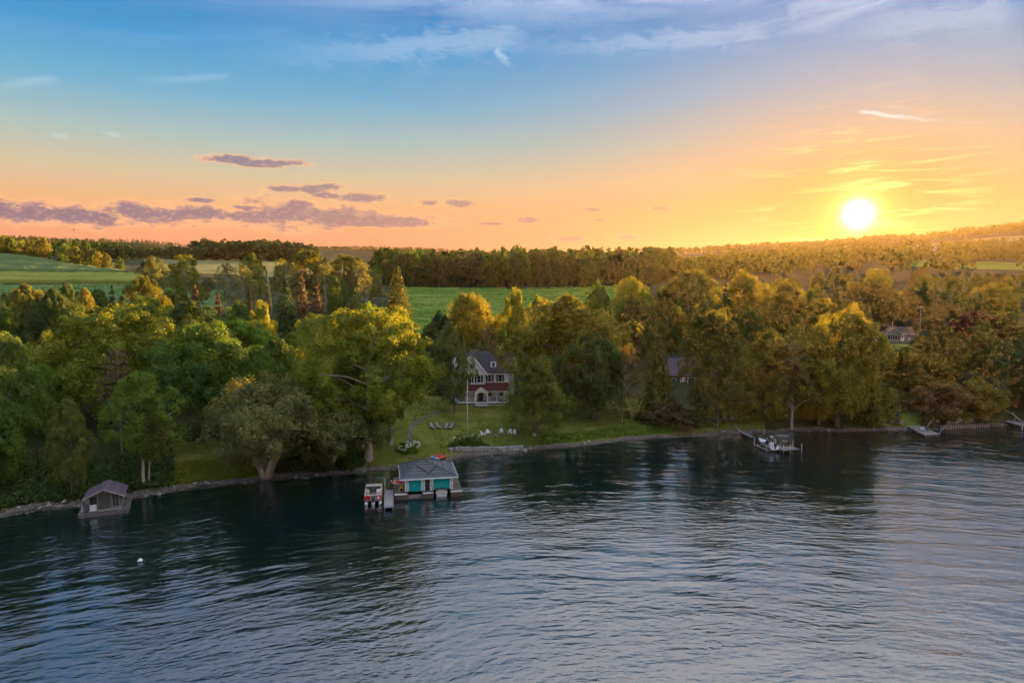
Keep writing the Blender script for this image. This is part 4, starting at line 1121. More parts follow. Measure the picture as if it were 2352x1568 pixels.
# porch
MB().bx(-5.8, 6.4, -.05, 2.4, .62, .86).bx(-5.7, 6.3, .05, 2.3, -.1, .62).build('porch_floor', M['wood_dark'], hs)
for x0_, x1_ in ((-5.9, -1.55), (1.55, 6.45)): MB().bx(x0_, x1_, -.16, -.05, .45, .95).bx(x0_, x1_, -.155, -.055, -.1, .08).bx(x0_, x0_ + .12, -.15, -.06, .08, .45).bx(x1_ - .12, x1_, -.15, -.06, .08, .45).build('porch_skirt', M['white'], hs)
pr = MB().face([(-6.1, -.45, 3.62), (6.7, -.45, 3.62), (6.7, 2.45, 5.15), (-6.1, 2.45, 5.15)], .14).build('porch_roof', M['redroof'], hs)
MB().bx(-6.05, 6.65, -.34, -.12, 3.3, 3.52).build('porch_beam', M['white'], hs)
pd = MB(); pd._add([(-1.6, -.75, 3.62), (1.6, -.75, 3.62), (0, -.75, 4.62), (-1.6, 1.0, 3.62), (1.6, 1.0, 3.62), (0, 1.0, 4.62)], [(0, 1, 2), (3, 5, 4), (0, 3, 4, 1)])
ped = pd.build('pediment', M['white'], hs)
MB().face([(1.78, -.95, 3.52), (1.78, 2.0, 3.52), (0, 2.0, 4.75), (0, -.95, 4.75)], .09).face([(0, -.95, 4.75), (0, 2.0, 4.75), (-1.78, 2.0, 3.52), (-1.78, -.95, 3.52)], .09).build('pediment_roof', M['redroof'], ped)
MB().bx(-1.6, 1.6, -.82, -.66, 3.28, 3.56).build('pediment_beam', M['white'], ped)
for x in (-1.45, 1.45): MB().box((x, -.62, 2.08), (.24, .24, 2.44)).box((x, -.62, .95), (.34, .34, .2)).build('column', M['white'], hs)
for x in (-5.7, -3.7, 3.7, 6.2): MB().box((x, -.2, 2.08), (.18, .18, 2.44)).build('column', M['white'], hs)
arch = MB()
for k in range(10):
    a0, a1 = math.pi * k / 10, math.pi * (k + 1) / 10
    q0, q1 = (math.cos(a0) * 1.33, math.sin(a0) * 1.0 + 2.2), (math.cos(a1) * 1.33, math.sin(a1) * 1.0 + 2.2)
    arch.face([(q0[0], -.7, q0[1]), (q0[0], -.7, 3.3), (q1[0], -.7, 3.3), (q1[0], -.7, q1[1])], .12)
arch.build('porch_arch', M['white'], hs)
for k in range(4):
    zt_ = .80 - .21 * k; y1_ = -.63 - .32 * k
    sp2 = MB().bx(-1.5, 1.5, y1_ - .36, y1_ + (.03 if k else .5), zt_ - .06, zt_).build('step', M['white'], hs)
    MB().bx(-1.42, 1.42, y1_ - .26, y1_ - .2, zt_ - .21, zt_ - .061).build('riser', M['wood_dark'], sp2)
MB().bx(-.75, .35, 1.66, 1.76, .87, 3.1).build('door', M['shutter'], hs)
MB().bx(2.6, 4.3, .9, 1.5, .86, 1.3).bx(2.6, 4.3, 1.4, 1.55, 1.3, 1.75).build('porch_bench', M['sling'], hs)

# --- grey-roofed cottage among the trees
cb = at_y(1570, 884, 188); cbz = gz(cb.x, 188)
ct = empty('grey_cottage', (cb.x, 188, cbz), R(-6)); z0 = cb.z - cbz
tag(ct, 'grey-roofed cottage half hidden by trees above the wooden shore steps', 'house')
MB().bx(-4.6, 4.8, 0, 8, -2, z0 + 2.7).build('wall', M['wood_dark'], ct)
rf2 = MB().face([(-5.1, -.6, z0 + 2.6), (5.3, -.6, z0 + 2.6), (5.3, 4, z0 + 7.2), (-5.1, 4, z0 + 7.2)], .16).face([(5.3, 8.6, z0 + 2.6), (-5.1, 8.6, z0 + 2.6), (-5.1, 4, z0 + 7.2), (5.3, 4, z0 + 7.2)], .16).build('roof', M['purple_roof'], ct)
gw = MB(); gw._add([(-4.6, .02, z0 + 2.7), (-4.6, 7.98, z0 + 2.7), (-4.6, 4, z0 + 6.9), (4.8, .02, z0 + 2.7), (4.8, 7.98, z0 + 2.7), (4.8, 4, z0 + 6.9)], [(0, 2, 1), (3, 4, 5), (0, 1, 4, 3)])
gw.build('gable_wall', M['wood_dark'], ct)
dm = MB().bx(.3, 3.3, .9, 3.4, z0 + 3.6, z0 + 5.3).build('dormer', M['white'], ct)
MB().face([(.1, .6, z0 + 5.3), (3.5, .6, z0 + 5.3), (3.5, 4.2, z0 + 6.2), (.1, 4.2, z0 + 6.2)], .12).build('dormer_roof', M['purple_roof'], dm)
window(dm, 1.1, .9, z0 + 4.4, .8, .9, 'white'); window(dm, 2.4, .9, z0 + 4.4, .8, .9, 'white')
window(ct, -2.6, 0, z0 + 1.2, .9, 1.3, 'white'); window(ct, 2.2, 0, z0 + 1.25, 1.5, 1.6, 'white', cols=2); window(ct, -3.9, 0, z0 + 1.2, .7, 1.2, 'white')
MB().bx(-.45, .45, -.1, .02, z0 + .1, z0 + 2.2).build('door', M['white'], ct)
for x in (-1.0, .85, 3.6): MB().bx(x, x + .14, -1.2, -1.05, z0 - .2, z0 + 2.5).build('porch_post', M['white'], ct)
MB().bx(-2.6, 4.2, -1.25, .0, z0 - .35, z0 - .02).build('porch_floor', M['grey_wood'], ct)

# --- tan cottage on the slope
tb = at_y(2064, 783, 232); tbz = gz(tb.x, 232)
tn = empty('tan_cottage', (tb.x, 232, tb.z), R(-32))
tag(tn, 'small tan cottage with brown roof and white door on the wooded slope', 'house')
z1 = tbz - tb.z - 2
tn.rotation_euler[2] = R(-10)
MB().bx(-4.6, 4.6, 0, 7, z1, 2.6).build('wall', M['tan_siding'], tn)
MB().bx(-4.6, .2, -1.2, 0, z1, 2.6).build('gable_wing', M['tan_siding'], tn)
gt = MB(); gt._add([(-4.6, -1.2, 2.6), (.2, -1.2, 2.6), (-2.2, -1.2, 4.6), (-4.6, 3, 2.6), (.2, 3, 2.6), (-2.2, 3, 4.6)], [(0, 1, 2), (3, 5, 4), (0, 3, 4, 1)])
gt.build('gable_wall', M['tan_siding'], tn)
MB().face([(.55, -1.5, 2.42), (.55, 4, 2.42), (-2.2, 4, 4.75), (-2.2, -1.5, 4.75)], .12).face([(-2.2, -1.5, 4.75), (-2.2, 4, 4.75), (-4.95, 4, 2.42), (-4.95, -1.5, 2.42)], .12).face([(-2.2, -.4, 2.5), (5.0, -.4, 2.5), (5.0, 3.5, 4.7), (-2.2, 3.5, 4.7)], .12).face([(5.0, 7.4, 2.5), (-4.9, 7.4, 2.5), (-4.9, 3.5, 4.7), (5.0, 3.5, 4.7)], .12).build('roof', M['brown_roof'], tn)
MB().bar((.5, -1.52, 2.32), (-2.2, -1.52, 4.62), .14).bar((-4.9, -1.52, 2.32), (-2.2, -1.52, 4.62), .14).bx(.6, 5.0, -.5, -.38, 2.3, 2.46).build('fascia', M['cream'], tn)
window(tn, -3.5, -1.2, 1.35, .8, 1.15, 'cream', shutters='shutter'); window(tn, -1.2, -1.2, 1.35, .8, 1.15, 'cream', shutters='shutter')
dr = MB().bx(.65, 1.6, -.1, .02, 0, 2.05).build('door', M['white'], tn)
MB().bx(.9, 1.35, -.12, -.09, 1.15, 1.8).build('pane', M['glass'], dr)
MB().bx(.4, 3.2, -1.6, 0, -.5, -.06).build('step', M['concrete'], tn)
MB().bx(3.0, 3.25, -.5, -.2, 0, 1.1).build('white_box', M['white'], tn)
MB().bx(-7.6, -4.6, 3.6, 7, z1, 1.3).build('annex_wall', M['white'], tn)
MB().face([(-7.8, 3.3, 1.3), (-4.6, 3.3, 1.3), (-4.6, 7.2, 2.3), (-7.8, 7.2, 2.3)], .12).build('annex_roof', M['slate'], tn)
MB().tube([(-.6, 4.5, 4.0), (-.6, 4.5, 6.6)], .07, 6).build('vent_pipe', M['pole_metal'], tn)

# --- boathouse
fl = at_z(931, 1128.5, .95)
bh = empty('boathouse', (fl.x, fl.y, 0), R(11))
tag(bh, 'white boathouse with two teal roll-up doors and blue-grey hipped roof', 'boathouse')
W_, Dp, DZ = 7.5, 7.4, .95
wl = MB().bx(0, .55, 0, .16, DZ, 3.15).bx(2.5, 3.12, 0, .16, DZ, 3.15).bx(3.86, 4.42, 0, .16, DZ, 3.15).bx(7.05, W_, 0, .16, DZ, 3.15).bx(.55, 2.5, 0, .16, 2.68, 3.15).bx(4.42, 7.05, 0, .16, 2.72, 3.15).bx(3.12, 3.86, 0, .16, 2.95, 3.15)
wl.bx(0, .16, .16, Dp, DZ, 3.15).bx(W_ - .16, W_, .16, Dp, DZ, 3.15).bx(.16, W_ - .16, Dp - .16, Dp, DZ, 3.15)
wl.build('wall', M['siding'], bh)
MB().bx(.45, .55, -.06, 0, DZ, 2.78).bx(2.5, 2.6, -.06, 0, DZ, 2.78).bx(.55, 2.5, -.06, 0, 2.68, 2.78).bx(4.32, 4.42, -.06, 0, DZ, 2.82).bx(7.05, 7.15, -.06, 0, DZ, 2.82).bx(4.42, 7.05, -.06, 0, 2.72, 2.82).bx(-.06, .08, -.05, 0, DZ, 3.1).bx(7.42, 7.56, -.05, 0, DZ, 3.1).build('trim', M['white'], bh)
MB().bx(.57, 2.48, .03, .12, 1.02, 2.66).build('roll_door', M['teal'], bh)
MB().bx(4.44, 7.03, .03, .12, 1.22, 2.70).build('roll_door', M['teal'], bh)
MB().bx(.57, 2.48, .0, .05, .92, 1.01).bx(4.44, 5.0, .0, .05, 1.05, 1.2).bx(6.5, 7.03, .0, .05, 1.05, 1.2).build('door_seal', M['teal'], bh)
MB().bx(1.45, 1.6, 0, .03, 1.75, 1.9).build('door_handle', M['metal'], bh); MB().bx(5.7, 5.85, 0, .03, 1.85, 2.0).build('door_handle', M['metal'], bh)
sd = MB().bx(3.14, 3.84, .04, .12, DZ, 2.93).build('side_door', M['green_door'], bh)
MB().bx(3.7, 3.76, .0, .04, 1.9, 2.0).build('door_handle', M['metal'], sd)
ex, ez, az_ = .8, 3.18, 5.15
q0, q1, q2, q3, ap = (-ex, -ex, ez), (W_ + ex, -ex, ez), (W_ + ex, Dp + ex, ez), (-ex, Dp + ex, ez), (W_ / 2 - .9, Dp / 2, az_)
br = MB().face([q0, q1, ap], .12).face([q1, q2, ap], .12).face([q2, q3, ap], .12).face([q3, q0, ap], .12).build('roof', M['shingle_blue'], bh)
MB().bx(-ex, W_ + ex, -ex - .06, -ex + .02, ez - .2, ez - .02).bx(-ex - .06, -ex, -ex, Dp + ex, ez - .2, ez - .02).bx(W_ + ex, W_ + ex + .06, -ex, Dp + ex, ez - .2, ez - .02).build('fascia', M['white'], br)
cap = MB()
for q in (q0, q1, q2, q3): cap.bar(Vector(q) + Vector((0, 0, .03)), Vector(ap) + Vector((0, 0, .03)), .12)
cap.build('hip_cap', M['shingle_blue'], br)
sl = (az_ - ez) / (Dp / 2 + ex)
def onf(x, y): return (x, y, ez + sl * (y + ex) + .03)
MB().bar(onf(2.05, 2.0), onf(3.75, .1), .13).bar(onf(3.75, .1), onf(5.1, 1.95), .13).bar((2.05, 2.0, onf(0, 2.0)[2]), (.3, 2.3, ez + (az_ - ez) * (.3 + ex) / (W_ / 2 + ex) + .03), .1).build('v_strip', M['strip_brown'], br)  # dark brown strips laid on the roof, two meeting in a V
# cribs and decks
def crib(x0, x1, y0, y1, z, name='crib'):
    o = MB().bx(x0, x1, y0, y1, -1.5, z - .12).build(name, M['timber'], bh)
    MB().bx(x0 - .04, x1 + .04, y0 - .06, y1 + .02, z - .12, z).build('deck', M['wood_dark'], o)
    return o
crib(-1.7, .45, -.95, 8.6, DZ - .02); crib(2.6, 4.35, -1.0, -.06, DZ - .02); crib(7.1, 8.95, -.95, 8.9, DZ - .02); crib(2.62, 4.3, .18, 7, .7)
MB().bx(.46, 7.09, 7.42, 9.4, -1.5, DZ - .05).build('rear_deck', M['wood_dark'], bh)
MB().bx(.5, 2.55, -.5, .0, -.3, .42).build('slip_ramp', M['concrete'], bh)
for x0_, x1_, y_ in ((-1.7, .2, -1.05), (2.7, 4.3, -1.1), (7.1, 8.95, -1.05)): MB().bx(x0_, x1_, y_, y_ + .07, DZ - .2, DZ + .02).build('edge_board', M['white'], bh)
def railing(x0, x1, y):
    r_ = MB()
    for x in (x0, x1): r_.bar((x, y, DZ), (x, y, DZ + .95), .05)
    r_.bar((x0, y, DZ + .93), (x1, y, DZ + .93), .04).bar((x0, y, DZ + .5), (x1, y, DZ + .5), .03)
    r_.build('railing', M['dark_metal'], bh)
railing(2.7, 4.25, -.8); railing(7.2, 8.8, -.8); railing(.15, .4, -.8)

def local(par, x, y, z):
    return Vector(par.location) + Matrix.Rotation(par.rotation_euler[2], 3, 'Z') @ Vector((x, y, z))
def kayak_mesh(name, L, W, H, mat, seats=1, canoe=False):
    """a slim hull pointed at both ends along x, with cockpit openings or an open canoe top"""
    n, k = 17, 9
    vs, fs = [], []
    for i in range(n):
        t = -1 + 2 * i / (n - 1)
        hw = W / 2 * max(0.02, (1 - abs(t) ** 2.3)); sheer = H * (.55 + .45 * abs(t) ** 3)
        for j in range(k):
            q = math.pi * j / (k - 1)
            vs.append((t * L / 2, -math.cos(q) * hw, H * .5 - math.sin(q) * H * .5 * (1 - .2 * abs(t) ** 4) + (sheer - H * .5) * abs(math.cos(q)) ** 2 ))
    for i in range(n - 1):
        for j in range(k - 1):
            fs.append((i * k + j, i * k + j + 1, (i + 1) * k + j + 1, (i + 1) * k + j))
    hull = MB(); hull._add(vs, fs)
    return hull
def kayak(name, loc, rz, L, W, H, mat, label, group=None, tilt=(0, 0), trim='white_gel', canoe=False):
    e = empty(name, loc, rz); e.rotation_euler[0] = tilt[0]; e.rotation_euler[1] = tilt[1]
    tag(e, label, 'canoe' if canoe else 'kayak', group)
    kayak_mesh(name, L, W, H, mat).build('hull', M[mat], e, smooth=True)
    if canoe:
        g_ = MB()
        for s in (-1, 1):
            g_.tube([(t * L / 2, s * W / 2 * max(.02, 1 - abs(t) ** 2.3), H * (.55 + .45 * abs(t) ** 3)) for t in [x / 8 for x in range(-8, 9)]], .03, 5)
        g_.build('gunwale', M[trim], e)
        for t in (-.25, .25): MB().box((t * L, 0, H * .45), (.22, W * .8, .04)).build('thwart', M['grey_wood'], e)
    else:
        dk, n = MB(), 17
        vs, fs = [], []
        for i in range(n):
            t = -1 + 2 * i / (n - 1); hw = W / 2 * max(.02, 1 - abs(t) ** 2.3); zz = H * (.55 + .45 * abs(t) ** 3)
            vs += [(t * L / 2, -hw, zz), (t * L / 2, 0, zz + .07), (t * L / 2, hw, zz)]
        for i in range(n - 1): fs += [(3 * i, 3 * i + 1, 3 * i + 4, 3 * i + 3), (3 * i + 1, 3 * i + 2, 3 * i + 5, 3 * i + 4)]
        dk._add(vs, fs); dk.build('deck', M[mat], e, smooth=True)
        ck = MB()
        ck.tube([(math.cos(a_) * .42, math.sin(a_) * W * .32, H * .55 + .08) for a_ in [x * math.pi / 8 for x in range(17)]], .03, 5)
        ck.build('cockpit_rim', M['dark_metal'], e)
        MB().box((0, 0, H * .5), (.7, W * .55, .12)).build('seat', M['dark_metal'], e)
    return e
c0 = local(bh, -1.0, 1.0, DZ)
kayak('canoe', (c0.x, c0.y, DZ + 1.05), R(4), 2.6, .95, .55, 'red_gel', 'red canoe propped on the boathouse side deck', tilt=(R(28), R(6)), canoe=True)
MB_y = empty('kayak_stand', (local(bh, -.6, .55, DZ - .02)), R(20)); tag(MB_y, 'small yellow stand under the red canoe', 'stand')
MB().box((0, 0, .45), (.9, .08, .12)).bar((-.4, -.25, 0), (-.3, 0, .45), .07).bar((.4, -.25, 0), (.3, 0, .45), .07).bar((-.4, .25, 0), (-.3, 0, .45), .07).bar((.4, .25, 0), (.3, 0, .45), .07).build('frame', M['yellow_gel'], MB_y)
MB().box((0, -.12, .75), (.5, .3, .35)).build('bucket', M['yellow_gel'], MB_y, bevel=.04)

# tan-covered boat in the right slip
tbp = local(bh, 5.75, .9, 0)
tbt = empty('covered_boat', (tbp.x, tbp.y, 0), R(8)); tag(tbt, 'small boat under tan cover in the right boathouse slip', 'boat')
hl = MB()
prof = [(-1.0, .62, -.1), (-1.15, .95, .55), (0, 1.0, .62), (2.2, .75, .7), (3.6, .05, .8)]
vs, fs = [], []
for (x, w_, z) in [(-1.5, .92, 0), (0, 1.0, 0), (1.6, .9, .05), (3.0, .5, .15), (3.9, .05, .3)]:
    vs += [(-w_, x, .62 + z * .6), (-w_ * .75, x, -.15), (w_ * .75, x, -.15), (w_, x, .62 + z * .6)]
for i in range(4):
    for j in range(3): fs.append((4 * i + j, 4 * i + j + 1, 4 * i + 5 + j, 4 * i + 4 + j))
fs.append((0, 3, 2, 1)); hl._add(vs, fs); hl.build('hull', M['white_gel'], tbt)
cv = MB(); vs, fs = [], []
for (x, w_, z) in [(-1.65, .95, .56), (-1.2, .98, .86), (0, 1.02, 1.0), (1.6, .92, .95), (3.0, .52, .85), (3.95, .06, .85)]:
    vs += [(-w_, x, .6), (-w_ * .6, x, z), (w_ * .6, x, z), (w_, x, .6)]
for i in range(5):
    for j in range(3): fs.append((4 * i + j, 4 * i + 4 + j, 4 * i + 5 + j, 4 * i + 1 + j))
fs.append((0, 1, 2, 3)); cv._add(vs, fs); cv.build('cover', M['tan_cover'], tbt, smooth=False)

# --- gangway dock and pontoon boat
dkp = at_z(893, 1162, .62)
gd = empty('gangway_dock', (dkp.x, dkp.y, 0), R(10)); tag(gd, 'narrow grey gangway dock between pontoon boat and boathouse', 'dock')
for k in range(3):
    MB().bx(-.68, .68, k * 2.75, k * 2.75 + 2.7, .50, .62).build('deck_section', M['wood_grey'], gd)
MB().bx(-.72, -.68, 0, 8.2, .42, .64).bx(.68, .72, 0, 8.2, .42, .64).bx(-.72, .72, -.05, 0, .42, .64).build('side_rail', M['metal'], gd)
for (x, y) in ((-.6, .3), (.6, .3), (-.6, 4), (.6, 4), (.6, 8)): MB().tube([(x, y, -2), (x, y, .5)], .05, 6).build('post', M['metal'], gd)
MB().tube([(-.62, 8.1, -2), (-.62, 8.1, 2.5)], .06, 6).build('post', M['pole_metal'], gd)
pbp = at_z(857, 1160, .0)
pb = empty('pontoon_boat', (pbp.x, pbp.y, 0), R(10)); tag(pb, 'beige and red pontoon boat moored stern-out beside the gangway dock', 'boat')
for x in (-1.05, 0, 1.05):
    MB().tube([(x, -.1, .18), (x, 0, .2), (x, 6.0, .2), (x, 6.7, .3), (x, 7.1, .5)], [.22, .30, .30, .22, .04], 12).build('pontoon', M['metal'], pb, smooth=True)
MB().bx(-1.28, 1.28, .35, 6.7, .52, .62).build('deck', M['floor_mat'], pb)
for s in (-1, 1):
    MB().bx(s * 1.28 - .03, s * 1.28 + .03, .9, 6.4, .62, 1.28).build('fence_panel', M['white_gel'], pb)
    MB().bx(s * 1.315 - .012, s * 1.315 + .012, .9, 5.6, .75, 1.08).build('red_stripe', M['red_gel'], pb)
MB().bx(-1.28, -.42, .84, .90, .62, 1.22).bx(.42, 1.28, .84, .90, .62, 1.22).build('stern_panel', M['red_gel'], pb)
MB().bx(-1.28, 1.28, 6.4, 6.46, .62, 1.28).build('bow_panel', M['white_gel'], pb)
MB().bx(.62, 1.02, .82, .835, .72, 1.1).build('registration_panel', M['white_gel'], pb)
for s in (-1, 1):
    MB().box((s * .86, 1.45, .92), (.72, 1.0, .5)).box((s * .98, .98, 1.15), (.5, .2, .5)).build('stern_seat', M['beige'], pb, bevel=.05)
    MB().box((s * .95, 4.9, .86), (.58, 2.6, .42)).box((s * 1.18, 4.9, 1.16), (.16, 2.6, .36)).build('bow_seat', M['beige'], pb, bevel=.05)
MB().box((0, 6.2, .86), (1.2, .4, .42)).box((0, 6.36, 1.2), (2.3, .16, .4)).build('bow_seat', M['beige'], pb, bevel=.05)
MB().box((0, 5.9, 1.42), (2.5, .9, .16)).box((0, 5.2, 1.5), (2.4, .7, .12)).build('folded_canopy', M['tan_cover'], pb, bevel=.05)
MB().box((.82, 3.1, 1.05), (.75, .5, .86)).build('console', M['white_gel'], pb, bevel=.04)
MB().box((.82, 2.5, 1.0), (.55, .5, .7)).build('helm_seat', M['beige'], pb, bevel=.04)
MB().bx(-.45, .45, .9, 3.6, .621, .632).build('carpet', M['floor_mat'], pb)
ob = MB().box((0, .05, 1.0), (.42, .62, .55), taper=.8).build('outboard_motor', M['dark_metal'], pb, bevel=.06)
MB().box((0, .08, .45), (.18, .28, .7)).box((0, .05, .05), (.14, .4, .2)).build('motor_leg', M['dark_metal'], ob)
MB().tube([(0, -.22, .02), (0, -.3, .02)], .16, 6).build('propeller', M['metal'], ob)
MB().bar((-.42, .86, .62), (-.42, .86, 1.35), .05).bar((.42, .86, .62), (.42, .86, 1.35), .05).bar((-.42, .86, 1.35), (.42, .86, 1.35), .05).build('stern_rail', M['metal'], pb)

# --- kayaks on the beach
def along(p, q, z): a_ = at_z(*p, z); b_ = at_z(*q, z); return a_, b_
for (p0, p1, z, mat, lab, grp, wd) in [((1000, 1034), (1029, 1051), .85, 'orange_gel', 'orange kayak on the beach behind boathouse, upper of the two', 'orange beached kayaks', .9), ((993, 1037), (1022, 1054), .75, 'orange_gel', 'orange kayak on the beach behind boathouse, lower of the two', 'orange beached kayaks', .9), ((984, 1043), (1013, 1056), .55, 'blue_gel', 'pale blue and white kayak lying below the orange kayaks', None, .8)]:
    a_, b_ = along(p0, p1, z); L = 4.4; mid = (a_ + b_) / 2
    zg = max(gz(mid.x, mid.y), .1)
    kayak('kayak', (mid.x, mid.y, zg + .05), math.atan2(b_.y - a_.y, b_.x - a_.x), L, wd, .36, mat, lab, grp)

# --- lawn furniture
def adirondack(u, v, rz, label):
    p = on_ground(u, v)
    e = empty('adirondack_chair', (p.x, p.y, p.z), rz); tag(e, label, 'chair', 'white chairs round the fire pit')
    st_ = MB()
    for k in range(5): st_.box((0, -.28 + .13 * k, .40 - .035 * k), (.58, .115, .03))
    st_.build('seat', M['white'], e)
    bk = MB()
    for k in range(5):
        x = (-2 + k) * .125; h_ = .82 - .06 * abs(k - 2) ** 1.6
        bk.face([(x - .055, .24, .26), (x + .055, .24, .26), (x + .06, .24 + .36 * h_ / .8, .26 + h_), (x - .06, .24 + .36 * h_ / .8, .26 + h_)], .03)
    bk.build('backrest', M['white'], e)
    for s in (-1, 1):
        MB().box((s * .39, -.04, .62), (.15, .74, .035)).build('arm', M['white'], e)
        MB().box((s * .34, -.34, .3), (.05, .12, .62)).build('leg', M['white'], e)
        MB().bar((s * .3, -.34, .42), (s * .3, .62, .04), .07).build('leg', M['white'], e)
    return e
adirondack(1110, 1001, R(70), 'white adirondack chair seen from its side, nearest the flagpole')
adirondack(1121, 997.5, R(20), 'white adirondack chair second from the flagpole, angled to the fire pit')
adirondack(1151, 996, R(-3), 'white adirondack chair facing the lake, standing alone right of the fire pit')
adirondack(1171, 997, R(-12), 'white adirondack chair fourth from the flagpole, left one of the close pair')
adirondack(1180, 998.5, R(-25), 'white adirondack chair farthest from the flagpole, right one of the close pair')
def lounger(u, v, rz, label):
    p = on_ground(u, v)
    e = empty('lounge_chair', (p.x, p.y, p.z), rz); tag(e, label, 'lounge chair', 'grey lounge chairs on the lawn')
    MB().face([(-.32, -1.2, .34), (.32, -1.2, .34), (.32, .3, .36), (-.32, .3, .36)], .04).build('seat', M['sling'], e)
    MB().face([(-.32, .3, .36), (.32, .3, .36), (.32, .95, 1.05), (-.32, .95, 1.05)], .04).build('backrest', M['sling'], e)
    for s in (-1, 1):
        MB().bar((s * .36, -1.2, .32), (s * .36, .35, .34), .05).bar((s * .36, .3, .34), (s * .36, .98, 1.06), .05).build('side_frame', M['dark_metal'], e)
        for y in (-1.05, .25): MB().bar((s * .36, y, 0), (s * .36, y, .33), .05).build('leg', M['dark_metal'], e)
        MB().box((s * .38, -.05, .58), (.07, .5, .04)).build('arm', M['dark_metal'], e)
    return e
lounger(993, 983, R(28), 'grey lounge chair farthest from the flagpole, first in the row')
lounger(1007, 983, R(32), 'grey lounge chair second in the row from the path')
lounger(1025, 983, R(-8), 'grey lounge chair third in the row from the path')
lounger(1037, 983, R(-12), 'grey lounge chair closest to the flagpole, last in the row')
fp_ = on_ground(1136, 1002)
fpit = empty('fire_pit', (fp_.x, fp_.y, fp_.z)); tag(fpit, 'ring of stones and logs of the fire pit between the white chairs', 'fire pit')
for k in range(11):
    a_ = 2 * math.pi * k / 11
    MB().box((math.cos(a_) * .75, math.sin(a_) * .75, .06), (.26, .22, .22), a_, .8).build('stone', M['stone'], fpit, bevel=.05)
MB().bar((-.4, -.1, .12), (.4, .2, .14), .14).bar((-.1, -.4, .2), (.2, .4, .2), .13).build('log', M['grey_wood'], fpit)
fpp = on_ground(1074, 1012)
ftop = at_y(1076, 873, fpp.y).z - fpp.z
fg = empty('flagpole', (fpp.x, fpp.y, fpp.z)); tag(fg, 'bare white flagpole in the shore flower bed before the lawn', 'flagpole')
MB().tube([(0, 0, -.3), (0, 0, ftop * .5), (.05, 0, ftop)], [.10, .085, .05], 8).build('pole', M['pole_metal'], fg, smooth=True)
MB().tube([(.05, 0, ftop), (.05, 0, ftop + .08), (.05, 0, ftop + .16)], [.05, .1, .02], 8).build('finial', M['metal'], fg, smooth=True)
MB().tube([(0, 0, -.05), (0, 0, .25)], [.2, .16], 8).build('base', M['concrete'], fg)
sg = on_ground(1227, 1004)
sn = empty('white_board', (sg.x, sg.y - .6, sg.z)); tag(sn, 'small white board standing between the twin trunks by the beach', 'board')
MB().bx(-.38, .38, -.03, .03, .35, .95).build('panel', M['white'], sn); MB().bar((-.3, .02, -.2), (-.3, .02, .6), .06).bar((.3, .02, -.2), (.3, .02, .6), .06).build('post', M['grey_wood'], sn)
sg = on_ground(1806, 962)
sn = empty('white_board', (sg.x, sg.y, sg.z)); tag(sn, 'small white board on the bank left of the slender beach tree', 'board')
MB().bx(-.35, .35, -.03, .03, .35, .95).build('panel', M['white'], sn); MB().bar((-.3, .02, -.2), (-.3, .02, .6), .06).bar((.3, .02, -.2), (.3, .02, .6), .06).build('post', M['grey_wood'], sn)
# hydrangeas and the flower bed
def hydrangea(u, v, size, label, nb=26):
    p = on_ground(u, v)
    e = plant('shrub', 'hydrangea', p, size, size * 1.3, 'bright', label, 'hydrangeas', 'shrub')
    rng = random.Random(int(u)); fl_ = MB()
    for k in range(nb):
        a_, t_ = rng.uniform(0, 6.28), rng.uniform(.2, 1)
        r_ = .55 * math.sqrt(1 - (t_ - .25) ** 2) * rng.uniform(.7, 1)
        c_ = (math.cos(a_) * r_, math.sin(a_) * r_, .25 + t_ * .8)
        fl_.tube([(c_[0], c_[1], c_[2] - .07), c_, (c_[0], c_[1], c_[2] + .06)], [.05, .085, .03], 6)
    fl_.build('blossom', M['petal'], e, smooth=True)
hydrangea(931, 1040, 1.9, 'white-flowering hydrangea on the near left side of the stone path')
hydrangea(947, 1037, 2.1, 'white-flowering hydrangea on the near right side of the stone path')
hydrangea(1052, 1019, 1.7, 'pale hydrangea at the left end of the flower bed below flagpole', 10)
hydrangea(1096, 1016, 1.7, 'pale hydrangea at the right end of the flower bed below flagpole', 10)
for (u, v, s_, tn_, lb_) in [(1062, 1025, 1.5, 'deep', 'dark shrub in the flagpole bed, left of the pole foot'), (1074, 1024, 1.7, 'green', 'green shrub in the flagpole bed, in front of the pole foot'), (1086, 1024, 1.5, 'deep', 'dark shrub in the flagpole bed, right of the pole foot'), (1042, 1030, 1.2, 'green', 'low shrub at the left end of the flagpole bed'), (1102, 1026, 1.2, 'green', 'low shrub towards the right end of the flagpole bed'), (1118, 1028, .9, 'bright', 'lowest fresh green shrub at the right tip of the flagpole bed')]:
    plant('shrub', 'flower_bed_shrub', on_ground(u, v), s_, s_ * 1.7, tn_, lb_, 'shrubs of the flagpole bed', 'shrub')
for (u, v, s_, lab) in [(1440, 958, 1.6, 'clipped hedge shrub at the lawn corner, left of two'), (1470, 966, 1.9, 'clipped hedge shrub at the lawn corner, right of two'), (915, 1105, 2.0, 'dark shrub behind the left boathouse deck'), (735, 1082, 3.2, 'dark shrub below the smaller willow'), (800, 1080, 2.2, 'low shrub between willow and cottonwood trunk'), (1142, 905, 3.4, 'dark shrub covering the right end of the house porch'), (1000, 905, 3.6, 'dark shrub hiding the left end of the house porch')]:
    plant('shrub', 'shrub', on_ground(u, v), s_, s_ * 1.25, 'deep', lab, None, 'shrub')
